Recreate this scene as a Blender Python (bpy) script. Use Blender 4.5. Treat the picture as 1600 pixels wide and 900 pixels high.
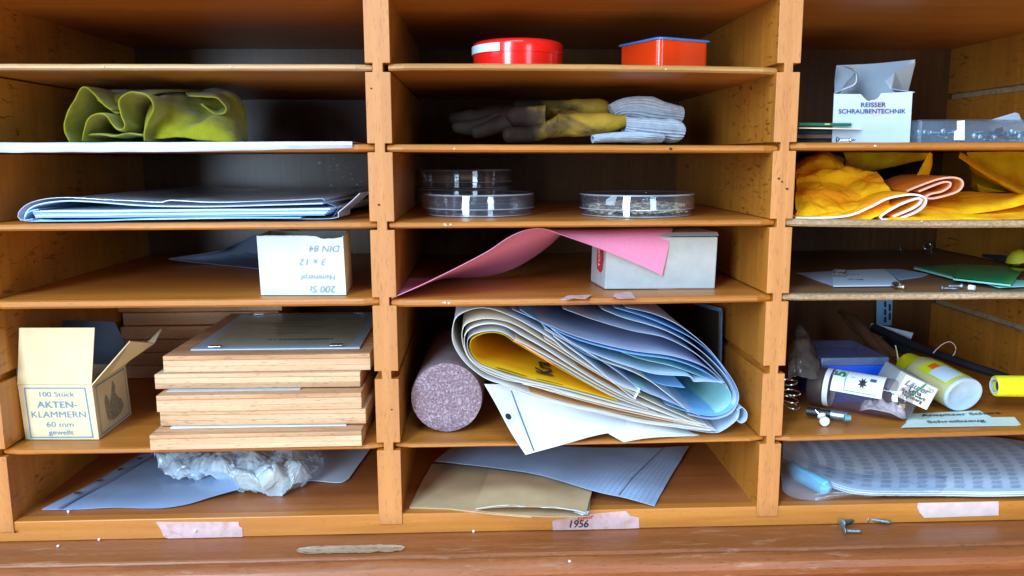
import bpy, bmesh, math, random
from mathutils import Vector, Matrix, noise
for o in list(bpy.data.objects): bpy.data.objects.remove(o)
scn = bpy.context.scene
C = scn.collection
random.seed(7)

# ------------------------------------------------------------------ camera
F_PX, PITCH, YAW, ROLL = 1270.5, 0.15842, 0.03892, -0.00383
CAM = Vector((-0.08845, -0.69062, -0.07382))
FW = Vector((math.sin(YAW)*math.cos(PITCH), math.cos(YAW)*math.cos(PITCH), -math.sin(PITCH)))
R0 = Vector((math.cos(YAW), -math.sin(YAW), 0)); U0 = R0.cross(FW)
RT = R0*math.cos(ROLL)+U0*math.sin(ROLL); UP = -R0*math.sin(ROLL)+U0*math.cos(ROLL)
cd = bpy.data.cameras.new('camera'); cam = bpy.data.objects.new('camera', cd); C.objects.link(cam)
cd.sensor_width = 36; cd.lens = F_PX/1600*36; cd.clip_start = .01; cd.clip_end = 50
m = Matrix((RT, UP, -FW)).transposed().to_4x4(); m.translation = CAM; cam.matrix_world = m
scn.camera = cam

# ------------------------------------------------------------------ world and lamps
w = bpy.data.worlds.new('World'); scn.world = w; w.use_nodes = True
bg = w.node_tree.nodes['Background']; bg.inputs[0].default_value = (1.0, .80, .62, 1); bg.inputs[1].default_value = .04
def area(name, loc, target, sx, sy, power, col):
    l = bpy.data.lights.new(name, 'AREA'); l.shape = 'RECTANGLE'; l.size = sx; l.size_y = sy; l.energy = power; l.color = col
    o = bpy.data.objects.new(name, l); C.objects.link(o); o.location = loc
    d = Vector(target)-Vector(loc); o.rotation_euler = d.to_track_quat('-Z', 'Y').to_euler(); return o
# the room's windows, to the left behind the photographer
area('window_light', (-1.02, -1.75, .45), (0, 0, -.15), .50, 1.65, 72, (.60, .80, 1.0))
area('window_light', (.95, -2.1, .35), (.1, 0, -.15), .50, 1.2, 15, (.56, .78, 1.0))
area('window_light', (-2.0, -.95, .85), (.1, 0, -.2), .9, 1.3, 28, (.56, .78, 1.0))
area('skylight', (-.35, -1.25, 1.75), (0, 0, -.25), 1.3, .8, 42, (.54, .77, 1.0))
area('room_bounce_fill', (.2, -1.9, -1.0), (0, 0, -.05), 1.6, .9, 29, (1.0, .80, .58))  # added fill lamp, standing in for warm bounce off floor and room
scn.view_settings.view_transform = 'Standard'; scn.view_settings.look = 'None'
scn.view_settings.exposure = 0; scn.view_settings.gamma = 1
scn.render.engine = 'CYCLES'
try:
    scn.cycles.max_bounces = 10; scn.cycles.transparent_max_bounces = 24; scn.cycles.diffuse_bounces = 5
except Exception: pass

# ------------------------------------------------------------------ placing: a photo point on a plane of the cabinet
def ray(px, py): return FW + RT*((px-800)/F_PX) + UP*((450-py)/F_PX)
def W(px, py, y=0.):
    d = ray(px, py); return CAM + d*((y-CAM.y)/d.y)
def Z(px, py, z):
    d = ray(px, py); return CAM + d*((z-CAM.z)/d.z)

# ------------------------------------------------------------------ helpers
OFF = {}
def tag(o, label, cat, group=None, kind=None):
    if label: o['label'] = label
    if cat: o['category'] = cat
    if group: o['group'] = group
    if kind: o['kind'] = kind
    return o
def thing(name, loc, label, cat, group=None):
    o = bpy.data.objects.new(name, None); C.objects.link(o); o.empty_display_size = .01
    o.location = loc; OFF[o.name] = Vector(loc); tag(o, label, cat, group); return o
def mk(name, vs, fs, mat, root=None, smooth=False, solid=0, sub=0, bevel=0, off=0):
    vs = [Vector(v) for v in vs]
    if root is None:
        n = len(vs); loc = Vector((sum(v.x for v in vs)/n, sum(v.y for v in vs)/n, min(v.z for v in vs)))
    else: loc = OFF[root.name]
    me = bpy.data.meshes.new(name); me.from_pydata([v-loc for v in vs], [], fs); me.update()
    bm = bmesh.new(); bm.from_mesh(me)
    if not solid: bmesh.ops.recalc_face_normals(bm, faces=bm.faces)
    bm.to_mesh(me); bm.free()
    for p in me.polygons: p.use_smooth = smooth
    o = bpy.data.objects.new(name, me); C.objects.link(o)
    if mat: me.materials.append(mat)
    OFF[o.name] = loc
    if root is None: o.location = loc
    else: o.parent = root
    if solid:
        s = o.modifiers.new('solid', 'SOLIDIFY'); s.thickness = solid; s.offset = off
    if bevel:
        s = o.modifiers.new('bevel', 'BEVEL'); s.width = bevel; s.segments = 2; s.limit_method = 'ANGLE'; s.angle_limit = .6
    if smooth and not sub:
        s = o.modifiers.new('split', 'EDGE_SPLIT'); s.split_angle = .75; s.use_edge_sharp = False
    if sub:
        s = o.modifiers.new('sub', 'SUBSURF'); s.levels = sub; s.render_levels = sub
    return o
def boxv(P, u, v, w):
    P, u, v, w = map(Vector, (P, u, v, w))
    return [P, P+u, P+u+v, P+v, P+w, P+u+w, P+u+v+w, P+v+w], [(0,1,2,3), (7,6,5,4), (0,4,5,1), (1,5,6,2), (2,6,7,3), (3,7,4,0)]
def para(name, P, u, v, w, mat, root=None, **k):
    vs, fs = boxv(P, u, v, w); return mk(name, vs, fs, mat, root, **k)
def box(name, x0, x1, y0, y1, z0, z1, mat, root=None, **k):
    return para(name, (x0, y0, z0), (x1-x0, 0, 0), (0, y1-y0, 0), (0, 0, z1-z0), mat, root, **k)
def join(parts):
    vs, fs = [], []
    for v, f in parts:
        n = len(vs); vs += list(v); fs += [tuple(i+n for i in q) for q in f]
    return vs, fs
def cr(pts, n, closed=False):                       # Catmull-Rom resampling, even arc length
    pts = [Vector(p) for p in pts]; N = len(pts); out = []
    segs = N if closed else N-1
    for i in range(segs):
        if closed: a, b, c, d = pts[(i-1) % N], pts[i], pts[(i+1) % N], pts[(i+2) % N]
        else: a, b, c, d = pts[max(i-1, 0)], pts[i], pts[i+1], pts[min(i+2, N-1)]
        for k in range(12):
            t = k/12
            out.append(.5*((2*b)+(c-a)*t+(2*a-5*b+4*c-d)*t*t+(3*b-a-3*c+d)*t**3))
    if not closed: out.append(pts[-1])
    else: out.append(out[0])
    L = [0]
    for i in range(1, len(out)): L.append(L[-1]+(out[i]-out[i-1]).length)
    res = []; j = 0; M = n if closed else n-1
    for i in range(n):
        s = L[-1]*i/M
        while j < len(L)-2 and L[j+1] < s: j += 1
        t = (s-L[j])/max(L[j+1]-L[j], 1e-9); res.append(out[j].lerp(out[j+1], min(max(t, 0), 1)))
    return res
def grid(rows, closed=False):
    n = len(rows[0]); vs = [p for r in rows for p in r]; fs = []
    for i in range(len(rows)-1):
        for j in range(n if closed else n-1):
            k = (j+1) % n; fs.append((i*n+j, i*n+k, (i+1)*n+k, (i+1)*n+j))
    return vs, fs
def loft(rows, n=30, nr=12, amp=0, fr=20, seed=0, fade=None):
    rr = [cr(r, n) for r in rows]
    cols = [cr([r[j] for r in rr], nr) if len(rr) > 1 else [rr[0][j]] for j in range(n)]
    rows2 = [[cols[j][i] for j in range(n)] for i in range(nr)]
    if amp:
        for r in rows2:
            for k, p in enumerate(r):
                q = p*fr+Vector((seed*7.3, seed*3.1, seed))
                r[k] = p+Vector((noise.noise(q), noise.noise(q+Vector((9, 9, 9)))*.6, noise.noise(q+Vector((31, 0, 5)))))*amp
    return grid(rows2)
def creases(vs, amp, fr, seed=0, floor=None):       # sharp crumple: ridged noise
    out = []
    for v in vs:
        q = Vector(v)*fr+Vector((seed*5.1, seed, seed*2.2)); a = 0
        for o_, s in ((1, 1), (2.1, .5), (4.3, .25)):
            a += (1-abs(noise.noise(q*o_))*2.4)*s
        z = Vector(v)+Vector((noise.noise(q+Vector((3, 3, 3)))*amp*.5, noise.noise(q*1.3)*amp*.5, (a-.9)*amp))
        if floor is not None and z.z < floor: z.z = floor+random.random()*.0004
        out.append(z)
    return out
def facets(vs, amp, fr, seed=0, lo=None, hi=None):    # crumple: flat facets meeting in sharp creases
    out = []
    for v in vs:
        v = Vector(v); d = Vector((0, 0, 0))
        for o_, s in ((1, 1.), (2.2, .34), (4.6, .08)):
            q = v*fr*o_+Vector((seed*3.3, seed*1.7, seed)); D_, P_ = noise.voronoi(q); c = P_[0]
            t = noise.noise_vector(c*3.1+Vector((.3, .7, .1)))
            d += Vector((t.x*.5, t.y*.5, 1))*((D_[1]-D_[0])-.3)*s+t*.35*s
        z = v+d*amp
        if lo is not None: z.z = max(z.z, lo)
        if hi is not None: z.z = min(z.z, hi)
        out.append(z)
    return out
def ex(pix, y0, y1, n=40, nr=6, dx=0, dz=0, amp=0, seed=0, fr=14):   # a photo outline on the plane y0, carried back to y1
    a = [W(x, y, y0+noise.noise(Vector((x*.02, y*.02, seed)))*.002) for x, y in pix]
    b = [p+Vector((dx, y1-y0, dz)) for p in a]
    return loft([a, b], n, nr, amp, fr, seed)
def tube(path, r, seg=16, caps=True, sq=1., upv=(0, 0, 1)):
    path = [Vector(p) for p in path]; n = len(path); R = r if isinstance(r, (list, tuple)) else [r]*n
    vs, fs = [], []
    for i, p in enumerate(path):
        t = (path[min(i+1, n-1)]-path[max(i-1, 0)]).normalized()
        u = Vector(upv)-t*t.dot(Vector(upv))
        if u.length < 1e-4: u = Vector((1, 0, 0))-t*t.x
        u.normalize(); s = t.cross(u)
        for k in range(seg):
            a = 2*math.pi*k/seg; vs.append(p+(s*math.cos(a)+u*math.sin(a)*sq)*R[i])
    for i in range(n-1):
        for k in range(seg):
            l = (k+1) % seg; fs.append((i*seg+k, i*seg+l, (i+1)*seg+l, (i+1)*seg+k))
    if caps: fs += [tuple(range(seg)), tuple(reversed(range((n-1)*seg, n*seg)))]
    return vs, fs
def lathe(prof, c, seg=64, closed=False):           # prof: (radius, z) pairs round a vertical axis through c
    rows = [[Vector((c[0]+r*math.cos(2*math.pi*k/seg), c[1]+r*math.sin(2*math.pi*k/seg), c[2]+z)) for k in range(seg)] for r, z in prof]
    if closed: rows.append(rows[0])
    return grid(rows, True)
def text(name, s, h, mat, root, O, xd, yd, shear=0, bold=0, sx=1., align='CENTER'):   # lettering lying on a surface, centred on O
    cu = bpy.data.curves.new('t', 'FONT'); cu.body = s; cu.align_x = align; cu.align_y = 'CENTER'; cu.shear = shear; cu.offset = bold
    ob = bpy.data.objects.new('t', cu); C.objects.link(ob); bpy.context.view_layer.update()
    me = bpy.data.meshes.new_from_object(ob.evaluated_get(bpy.context.evaluated_depsgraph_get()))
    bpy.data.objects.remove(ob)
    xd, yd = Vector(xd).normalized(), Vector(yd).normalized(); nz = xd.cross(yd).normalized(); O = Vector(O)
    vs = [O+xd*v.co.x*h*1.37*sx+yd*v.co.y*h*1.37+nz*.00035 for v in me.vertices]
    fs = [tuple(p.vertices) for p in me.polygons]
    return mk(name, vs, fs, mat, root)
def strips(lines, wd, nrm=None, lift=.0003):        # drawn strokes: list of polylines -> flat ribbons
    vs, fs = [], []
    for L in lines:
        L = [Vector(p) for p in L]
        for a, b in zip(L, L[1:]):
            n = Vector(nrm); s = (b-a).cross(n).normalized()*wd/2; k = len(vs); e = (b-a).normalized()*wd*.3
            vs += [a-s-e+n*lift, a+s-e+n*lift, b+s+e+n*lift, b-s+e+n*lift]; fs.append((k, k+1, k+2, k+3))
    return vs, fs
def copy_tree(o, parent=None):
    c = o.copy(); C.objects.link(c)
    if parent: c.parent = parent
    for ch in [x for x in o.children]: copy_tree(ch, c)
    return c

# ------------------------------------------------------------------ materials
def new(name):
    m = bpy.data.materials.new(name); m.use_nodes = True; nt = m.node_tree; return m, nt, nt.nodes['Principled BSDF']
def N(nt, t, **k):
    n = nt.nodes.new(t)
    for a, b in k.items(): setattr(n, a, b)
    return n
def coords(nt, scale, loc=(0, 0, 0)):
    tc = N(nt, 'ShaderNodeTexCoord'); oi = N(nt, 'ShaderNodeObjectInfo'); mu = N(nt, 'ShaderNodeVectorMath', operation='SCALE')
    cx = N(nt, 'ShaderNodeCombineXYZ'); mu.inputs['Scale'].default_value = 3.7
    for i in range(3): nt.links.new(oi.outputs['Random'], cx.inputs[i])
    nt.links.new(cx.outputs[0], mu.inputs[0])
    ad = N(nt, 'ShaderNodeVectorMath', operation='ADD'); nt.links.new(tc.outputs['Object'], ad.inputs[0]); nt.links.new(mu.outputs[0], ad.inputs[1])
    mp = N(nt, 'ShaderNodeMapping'); mp.inputs['Scale'].default_value = scale; mp.inputs['Location'].default_value = loc
    nt.links.new(ad.outputs[0], mp.inputs[0]); return mp.outputs[0]
def nz(nt, vec, scale=1, detail=4, rough=.55, dist=0):
    n = N(nt, 'ShaderNodeTexNoise'); n.inputs['Scale'].default_value = scale; n.inputs['Detail'].default_value = detail
    n.inputs['Roughness'].default_value = rough; n.inputs['Distortion'].default_value = dist; nt.links.new(vec, n.inputs['Vector']); return n.outputs['Fac']
def ramp(nt, fac, stops):
    r = N(nt, 'ShaderNodeValToRGB'); e = r.color_ramp.elements
    while len(e) < len(stops): e.new(.5)
    for i, (p, c) in enumerate(stops):
        e[i].position = p; e[i].color = (c, c, c, 1) if isinstance(c, (int, float)) else (*c, 1)
    nt.links.new(fac, r.inputs[0]); return r.outputs[0]
def mix(nt, fac, a, b, mode='MIX'):
    n = N(nt, 'ShaderNodeMix', data_type='RGBA', blend_type=mode)
    for s, v in ((0, fac), (6, a), (7, b)):
        if isinstance(v, (int, float)): n.inputs[s].default_value = v
        elif isinstance(v, tuple): n.inputs[s].default_value = (*v, 1)
        else: nt.links.new(v, n.inputs[s])
    return n.outputs[2]
def bump(nt, b, h, st=.2, d=.001):
    n = N(nt, 'ShaderNodeBump'); n.inputs['Strength'].default_value = st; n.inputs['Distance'].default_value = d
    nt.links.new(h, n.inputs['Height']); nt.links.new(n.outputs[0], b.inputs['Normal'])
def wood(name, lo, hi, axis='x', rough=.42, fleck=.5, streak=1., patch=None, coat=.15, chip=False, spec=.5, scratch=0):
    m, nt, b = new(name); ax = 'xyz'.index(axis)
    s1 = [150, 150, 150]; s1[ax] = 7; s2 = [900, 900, 900]; s2[ax] = 130; s3 = [22, 22, 22]; s3[ax] = 3
    a = nz(nt, coords(nt, s1), 1, 5, .6, .6); f = nz(nt, coords(nt, s2, (3, 1, 2)), 1, 1); g = nz(nt, coords(nt, s3, (5, 5, 5)), 1, 3, .5, 1.2)
    c = mix(nt, ramp(nt, a, [(.3, 0), (.72, streak)]), lo, hi)
    c = mix(nt, ramp(nt, g, [(.35, 0), (.7, .45)]), c, tuple(x*.72 for x in lo))
    dk = tuple(x*.38 for x in lo)
    if fleck: c = mix(nt, ramp(nt, f, [(.60, 0), (.72, fleck)]), c, dk)
    if patch:   # beech burl: short dark dashes and blotches
        q = [200, 62, 290]; r_ = nz(nt, coords(nt, q, (8, 2, 1)), 1, 2, .5, .8); cl = nz(nt, coords(nt, (14, 14, 14), (2, 7, 3)), 1, 2)
        pm = mix(nt, 1., ramp(nt, r_, [(.60, 0), (.66, patch)]), ramp(nt, cl, [(.40, 0), (.58, 1)]), 'MULTIPLY'); c = mix(nt, pm, c, dk)
    if chip:
        vo = N(nt, 'ShaderNodeTexVoronoi'); vo.inputs['Scale'].default_value = 1; nt.links.new(coords(nt, (380, 700, 700)), vo.inputs['Vector'])
        c = mix(nt, ramp(nt, vo.outputs['Color'], [(.15, 0), (.8, .55)]), c, dk)
    if scratch:   # worn pale abrasions
        q = [170, 170, 170]; q[ax] = 28; r_ = nz(nt, coords(nt, q, (1, 9, 4)), 1, 5, .7, .3); cl = nz(nt, coords(nt, (5, 9, 9), (6, 1, 3)), 1, 2)
        pm = mix(nt, 1., ramp(nt, r_, [(.56, 0), (.66, scratch)]), ramp(nt, cl, [(.45, 0), (.62, 1)]), 'MULTIPLY'); c = mix(nt, pm, c, (.62, .46, .34))
    nt.links.new(c, b.inputs['Base Color']); b.inputs['Roughness'].default_value = rough; b.inputs['Coat Weight'].default_value = coat; b.inputs['Coat Roughness'].default_value = .3
    b.inputs['Specular IOR Level'].default_value = spec
    bump(nt, b, a, .12, .0008); return m
def plain(name, col, rough=.5, var=.12, sc=60, metal=0, bmp=.1, spec=.5, coat=0, sheen=0, trans=0, ior=1.45, fine=0, stain_or_shade=None):
    m, nt, b = new(name); f = nz(nt, coords(nt, (sc,)*3), 1, 4)
    c = mix(nt, ramp(nt, f, [(.3, 0), (.7, 1)]), tuple(max(x*(1-var), 0) for x in col), tuple(min(x*(1+var), 1) for x in col))
    if stain_or_shade:
        g = nz(nt, coords(nt, (stain_or_shade[1],)*3, (4, 2, 8)), 1, 4, .6, .5); c = mix(nt, ramp(nt, g, [(.50, 0), (.62, stain_or_shade[2])]), c, stain_or_shade[0])
    nt.links.new(c, b.inputs['Base Color'])
    b.inputs['Roughness'].default_value = rough; b.inputs['Metallic'].default_value = metal; b.inputs['Specular IOR Level'].default_value = spec
    b.inputs['Coat Weight'].default_value = coat; b.inputs['Coat Roughness'].default_value = .08; b.inputs['Sheen Weight'].default_value = sheen
    b.inputs['Transmission Weight'].default_value = trans; b.inputs['IOR'].default_value = ior
    if fine: bump(nt, b, nz(nt, coords(nt, (fine,)*3), 1, 3), bmp, .001)
    elif bmp: bump(nt, b, f, bmp, .001)
    return m
def clear(name, tint=(.9, .95, 1), body=0., refl=1., rough=.03, haze=(.8, .9, 1)):   # thin clear plastic or glass
    m, nt, b = new(name); out = nt.nodes['Material Output']
    tr = N(nt, 'ShaderNodeBsdfTransparent'); tr.inputs[0].default_value = (*tint, 1); gl = N(nt, 'ShaderNodeBsdfGlossy'); gl.inputs['Roughness'].default_value = rough
    ge = N(nt, 'ShaderNodeNewGeometry'); dt = N(nt, 'ShaderNodeVectorMath', operation='DOT_PRODUCT'); nt.links.new(ge.outputs['Normal'], dt.inputs[0]); nt.links.new(ge.outputs['Incoming'], dt.inputs[1])
    ab = N(nt, 'ShaderNodeMath', operation='ABSOLUTE'); nt.links.new(dt.outputs['Value'], ab.inputs[0]); om = N(nt, 'ShaderNodeMath', operation='SUBTRACT'); om.inputs[0].default_value = 1; nt.links.new(ab.outputs[0], om.inputs[1])
    pw = N(nt, 'ShaderNodeMath', operation='POWER'); pw.inputs[1].default_value = 4.; nt.links.new(om.outputs[0], pw.inputs[0])
    mr = N(nt, 'ShaderNodeMath', operation='MULTIPLY_ADD'); mr.inputs[1].default_value = min(.5*refl, .9); mr.inputs[2].default_value = .05*refl; nt.links.new(pw.outputs[0], mr.inputs[0])
    b.inputs['Base Color'].default_value = (*haze, 1); b.inputs['Roughness'].default_value = .35
    m1 = N(nt, 'ShaderNodeMixShader'); f = nz(nt, coords(nt, (25,)*3), 1, 3); rr = ramp(nt, f, [(.3, body*.7), (.7, min(body*1.3, 1))])
    nt.links.new(rr, m1.inputs[0]); nt.links.new(tr.outputs[0], m1.inputs[1]); nt.links.new(b.outputs[0], m1.inputs[2])
    m2 = N(nt, 'ShaderNodeMixShader'); nt.links.new(mr.outputs[0], m2.inputs[0]); nt.links.new(m1.outputs[0], m2.inputs[1]); nt.links.new(gl.outputs[0], m2.inputs[2])
    nt.links.new(m2.outputs[0], out.inputs[0]); return m

OR1, OR2 = (.38, .120, .013), (.54, .195, .028)
WOOD_X = wood('oiled_beech_shelf', OR1, OR2, 'x', .42, .35)
WOOD_XP = wood('pale_beech_shelf', (.46, .25, .10), (.62, .37, .17), 'x', .45, .3)
WOOD_PLY = wood('plywood_shelf', (.34, .15, .035), (.52, .25, .07), 'x', .45, .3, 1.)
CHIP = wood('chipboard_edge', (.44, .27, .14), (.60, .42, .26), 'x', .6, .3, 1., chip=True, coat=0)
WOOD_Z = wood('oiled_beech_upright', (.47, .175, .045), (.59, .245, .070), 'z', .5, .4, 1., patch=.0, coat=.05)
WOOD_SIDE = wood('burled_beech_side', (.44, .150, .014), (.59, .228, .030), 'z', .42, .3, 1., patch=.9)
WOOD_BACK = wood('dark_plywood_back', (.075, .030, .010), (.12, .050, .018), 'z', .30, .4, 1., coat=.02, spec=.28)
WOOD_BASE = wood('reddish_beech_base', (.33, .100, .024), (.44, .150, .040), 'x', .45, .35, coat=.15)
RAIL = wood('orange_beech_rail', (.47, .155, .02), (.60, .235, .038), 'x', .4, .3, coat=.2)
LEDGE = wood('worn_dark_ledge', (.25, .070, .018), (.37, .120, .034), 'x', .42, .5, coat=.25, scratch=.34)
PINE = wood('raw_pine_board', (.56, .32, .17), (.74, .50, .31), 'x', .65, .5, coat=0)
PINE_D = wood('raw_pine_end', (.42, .19, .08), (.72, .44, .25), 'x', .65, .6, coat=0)
WORN = wood('bare_splintered_wood', (.32, .20, .12), (.55, .42, .30), 'x', .8, .9, coat=0)

FELT = plain('green_felt', (.24, .235, .010), .95, .18, 90, bmp=.6, fine=700, spec=.1, sheen=.15)
PAPER = plain('white_paper', (.78, .80, .82), .75, .03, 30, bmp=.15, spec=.3)
PAPER_B = plain('bluish_paper', (.52, .65, .80), .7, .05, 25, bmp=.2, spec=.35)
PAPER_C = plain('cream_paper', (.86, .76, .64), .75, .05, 30, bmp=.15, spec=.3)
PAPER_G = plain('grey_lilac_paper', (.45, .52, .70), .7, .05, 25, bmp=.15, spec=.35)
PAPER_O = plain('manila_paper', (.70, .40, .16), .75, .1, 30, bmp=.1, spec=.3)
PAPER_Y = plain('yellow_wrapping', (.86, .56, .015), .5, .06, 30, bmp=.1, spec=.4)
PAPER_T = plain('aqua_paper', (.40, .72, .72), .65, .05, 30, bmp=.1, spec=.3)
PAPER_L = plain('light_blue_paper', (.22, .50, .84), .65, .05, 30, bmp=.1, spec=.3)
GRAPH = plain('blue_grey_graph_paper', (.34, .46, .66), .7, .07, 30, bmp=.2, spec=.3)
BLUE_F = plain('light_blue_folder', (.22, .45, .75), .45, .06, 60, bmp=.1)
PINK = plain('pink_card', (.74, .25, .42), .8, .05, 500, bmp=.1, spec=.25)
CARD_W = plain('white_card', (.54, .60, .59), .75, .05, 50, bmp=.15, spec=.3)
CARD_WB = plain('coated_white_card', (.50, .60, .70), .6, .03, 50, bmp=.1, spec=.4)
CARD_B = plain('beige_card', (.64, .54, .33), .75, .05, 60, bmp=.15, spec=.3)
CARD_GR = plain('grey_cardboard', (.40, .42, .42), .85, .06, 120, bmp=.25, spec=.2)
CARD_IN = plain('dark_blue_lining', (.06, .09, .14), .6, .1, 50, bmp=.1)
KRAFT = plain('kraft_envelope', (.52, .36, .20), .7, .1, 35, bmp=.3, spec=.3)
INK_B = plain('blue_print', (.11, .23, .38), .7, .1, 300, bmp=0)
INK_N = plain('navy_print', (.03, .06, .22), .6, .1, 300, bmp=0)
INK_K = plain('black_print', (.02, .02, .025), .6, .1, 300, bmp=0)
INK_G = plain('grey_pencil', (.24, .27, .30), .8, .3, 600, bmp=0)
INK_GR = plain('green_print', (.02, .22, .09), .6, .1, 300, bmp=0)
RED = plain('red_lacquer', (.75, .012, .008), .22, .03, 40, bmp=.0, coat=.6)
RED2 = plain('vermilion_lacquer', (.72, .045, .006), .2, .03, 40, bmp=.0, coat=.6)
BLUE_L = plain('blue_plastic_lid', (.02, .22, .62), .3, .05, 40, bmp=0)
REDINK = plain('red_print', (.60, .02, .02), .6, .15, 300, bmp=0)
ROLL = plain('speckled_rubber_granulate', (.21, .145, .18), .9, .5, 900, bmp=.8, fine=500, spec=.2, stain_or_shade=((.46, .38, .46), 500, .7))
ROLL_S = plain('granulate_side', (.19, .14, .15), .85, .15, 300, bmp=.4, spec=.3)
LEATH = plain('soiled_shaded_glove_leather', (.42, .27, .03), .75, .25, 60, bmp=.5, fine=220, spec=.25, stain_or_shade=((.085, .05, .03), 24, .95))
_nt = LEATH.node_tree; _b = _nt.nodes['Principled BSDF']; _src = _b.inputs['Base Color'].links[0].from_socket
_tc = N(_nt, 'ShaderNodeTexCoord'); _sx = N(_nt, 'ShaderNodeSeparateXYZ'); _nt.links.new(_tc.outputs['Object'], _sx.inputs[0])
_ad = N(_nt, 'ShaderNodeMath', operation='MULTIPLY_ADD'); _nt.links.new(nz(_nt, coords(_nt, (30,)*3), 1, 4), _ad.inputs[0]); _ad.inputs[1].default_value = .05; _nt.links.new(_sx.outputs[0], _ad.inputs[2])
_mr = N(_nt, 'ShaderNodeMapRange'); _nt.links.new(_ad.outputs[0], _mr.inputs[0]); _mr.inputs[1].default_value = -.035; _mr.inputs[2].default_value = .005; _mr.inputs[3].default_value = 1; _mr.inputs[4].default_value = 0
_nt.links.new(mix(_nt, _mr.outputs[0], _src, (.016, .008, .005)), _b.inputs['Base Color'])  # near-black towards the fingers: soil plus shade put into the colour
LEATH_D = plain('dark_glove_leather', (.10, .05, .03), .75, .3, 60, bmp=.5, fine=220, spec=.25)
KNIT = plain('grey_rib_knit', (.40, .46, .54), .95, .15, 200, bmp=.5, fine=800, spec=.1, sheen=.3)
YEL = plain('yellow_fleece_cloth', (.98, .47, .008), .9, .16, 45, bmp=.5, fine=420, spec=.1, stain_or_shade=((.88, .22, .006), 26, .65))  # orange blotches paint in the warm inner shading of the folds
YEL_O = plain('orange_lining', (.75, .22, .02), .9, .12, 80, bmp=.4, fine=420, spec=.12)
YEL_W = plain('pale_cloth_edge', (.72, .60, .55), .9, .1, 200, bmp=.4, fine=600, spec=.12)
GREEN = plain('green_laminate', (.012, .34, .12), .3, .08, 40, bmp=.0, coat=.3)
TURQ = plain('pale_green_cut_edge', (.22, .60, .55), .4, .08, 90, bmp=0)
TAPE = plain('pinkish_masking_tape', (.56, .38, .38), .75, .12, 120, bmp=.3, spec=.3, stain_or_shade=((.45, .2, .12), 90, .5))
STEEL = plain('blued_screw_steel', (.28, .36, .42), .35, .3, 500, metal=.8, bmp=.1)
STEEL_L = plain('bright_steel', (.7, .72, .75), .22, .1, 200, metal=1, bmp=0)
BLUE_P = plain('bright_blue_plastic', (.005, .09, .72), .35, .05, 60, bmp=0)
BLACK = plain('black_plastic', (.012, .014, .018), .35, .2, 60, bmp=0)
DARKW = plain('dark_brown_wood_handle', (.10, .05, .025), .5, .2, 80, bmp=.1)
YEL_P = plain('yellow_green_cap', (.62, .62, .01), .4, .05, 60, bmp=0)
YEL_T = plain('yellow_felt_sleeve', (.80, .72, .02), .9, .08, 200, bmp=.6, fine=700, spec=.1)
GLUE_B = plain('milky_bottle_plastic', (.55, .52, .25), .3, .08, 40, bmp=0, coat=.3)
GLUE_E = plain('milky_blue_bottle_base', (.50, .62, .74), .25, .08, 60, bmp=.1, coat=.3)
WHITE_P = plain('white_plastic', (.75, .77, .78), .35, .03, 60, bmp=0)
POWDER = plain('lumpy_white_powder', (.66, .62, .66), .9, .15, 300, bmp=.8, fine=300)
GREYE = plain('grey_eraser', (.33, .35, .37), .7, .06, 100, bmp=.1)
FLAKE = plain('dried_seed_flakes', (.92, .80, .54), .7, .3, 260, bmp=.3)
DKCARD = plain('dark_green_card', (.05, .07, .05), .7, .3, 90, bmp=.1)
BROWNG = plain('brown_crumpled_paper', (.14, .09, .07), .6, .3, 60, bmp=.3)
GLASS = clear('clear_glass', (.93, .97, .98), .02, .45, .06)
DISH = clear('clear_polystyrene', (.985, .99, 1), .03, 1.9, .015, (.55, .65, .85))
DARKPANE = plain('dark_glass_pane', (.06, .06, .045), .15, .1, 60, bmp=0, coat=.6)
BOXP = clear('bluish_clear_box', (.97, .99, 1), .08, 1.8, .04, (.5, .7, .95))
SLEEVE = clear('clear_plastic_sleeve', (.93, .96, 1), .16, 1.2, .14, (.6, .75, .92))
SLEEVE_W = clear('milky_plastic_film', (.90, .94, .99), .55, 1.4, .14, (.62, .72, .90))
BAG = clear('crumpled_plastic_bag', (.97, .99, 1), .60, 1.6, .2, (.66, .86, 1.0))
JAR = clear('smoky_plastic_jar', (.86, .82, .85), .06, 1.3, .03, (.6, .55, .6))
DARKGL = plain('dark_glazed_picture', (.55, .54, .38), .5, .12, 60, bmp=0)

# ================================================================== the cabinet
S = .065; ZB = -.3889; ZC = .0577; D = .3375
D1 = (-.18158, -.16076); D2 = (.16076, .18076); XL = -.5016; XR = .5022; ZBOT = -.4075
cab = thing('pigeonhole_cabinet', (0, 0, -.5), 'old orange beech cabinet of open pigeonholes with slide-in shelves and a worn front ledge', 'cabinet')
NB = .0062; NH = .0036
def divider(x0, x1, left=True, right=True):
    zs = [-i*S for i in range(6)]; z1 = .09; z0 = ZB-.009
    # notched outline in x-z, going down the left side and back up the right
    L = [(x0, z1)]
    for z in zs:
        if left: L += [(x0, z+NH), (x0+NB, z+NH), (x0+NB, z-NH), (x0, z-NH)]
    L += [(x0, z0), (x1, z0)]
    Rr = []
    for z in reversed(zs):
        if right: Rr += [(x1, z-NH), (x1-NB, z-NH), (x1-NB, z+NH), (x1, z+NH)]
    L += Rr+[(x1, z1)]
    n = len(L); vs = [Vector((x, 0, z)) for x, z in L]+[Vector((x, D, z)) for x, z in L]
    fs = [tuple(range(n)), tuple(reversed(range(n, 2*n)))]+[(i, i+n, (i+1) % n+n, (i+1) % n) for i in range(n)]
    # front face and walls take different grain
    o = mk('divider', vs, fs, WOOD_Z, cab, bevel=.0006); o.data.materials.append(WOOD_SIDE)
    for p in o.data.polygons:
        if abs(p.normal.y) < .5: p.material_index = 1
    return o
divider(*D1); divider(*D2)
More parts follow.
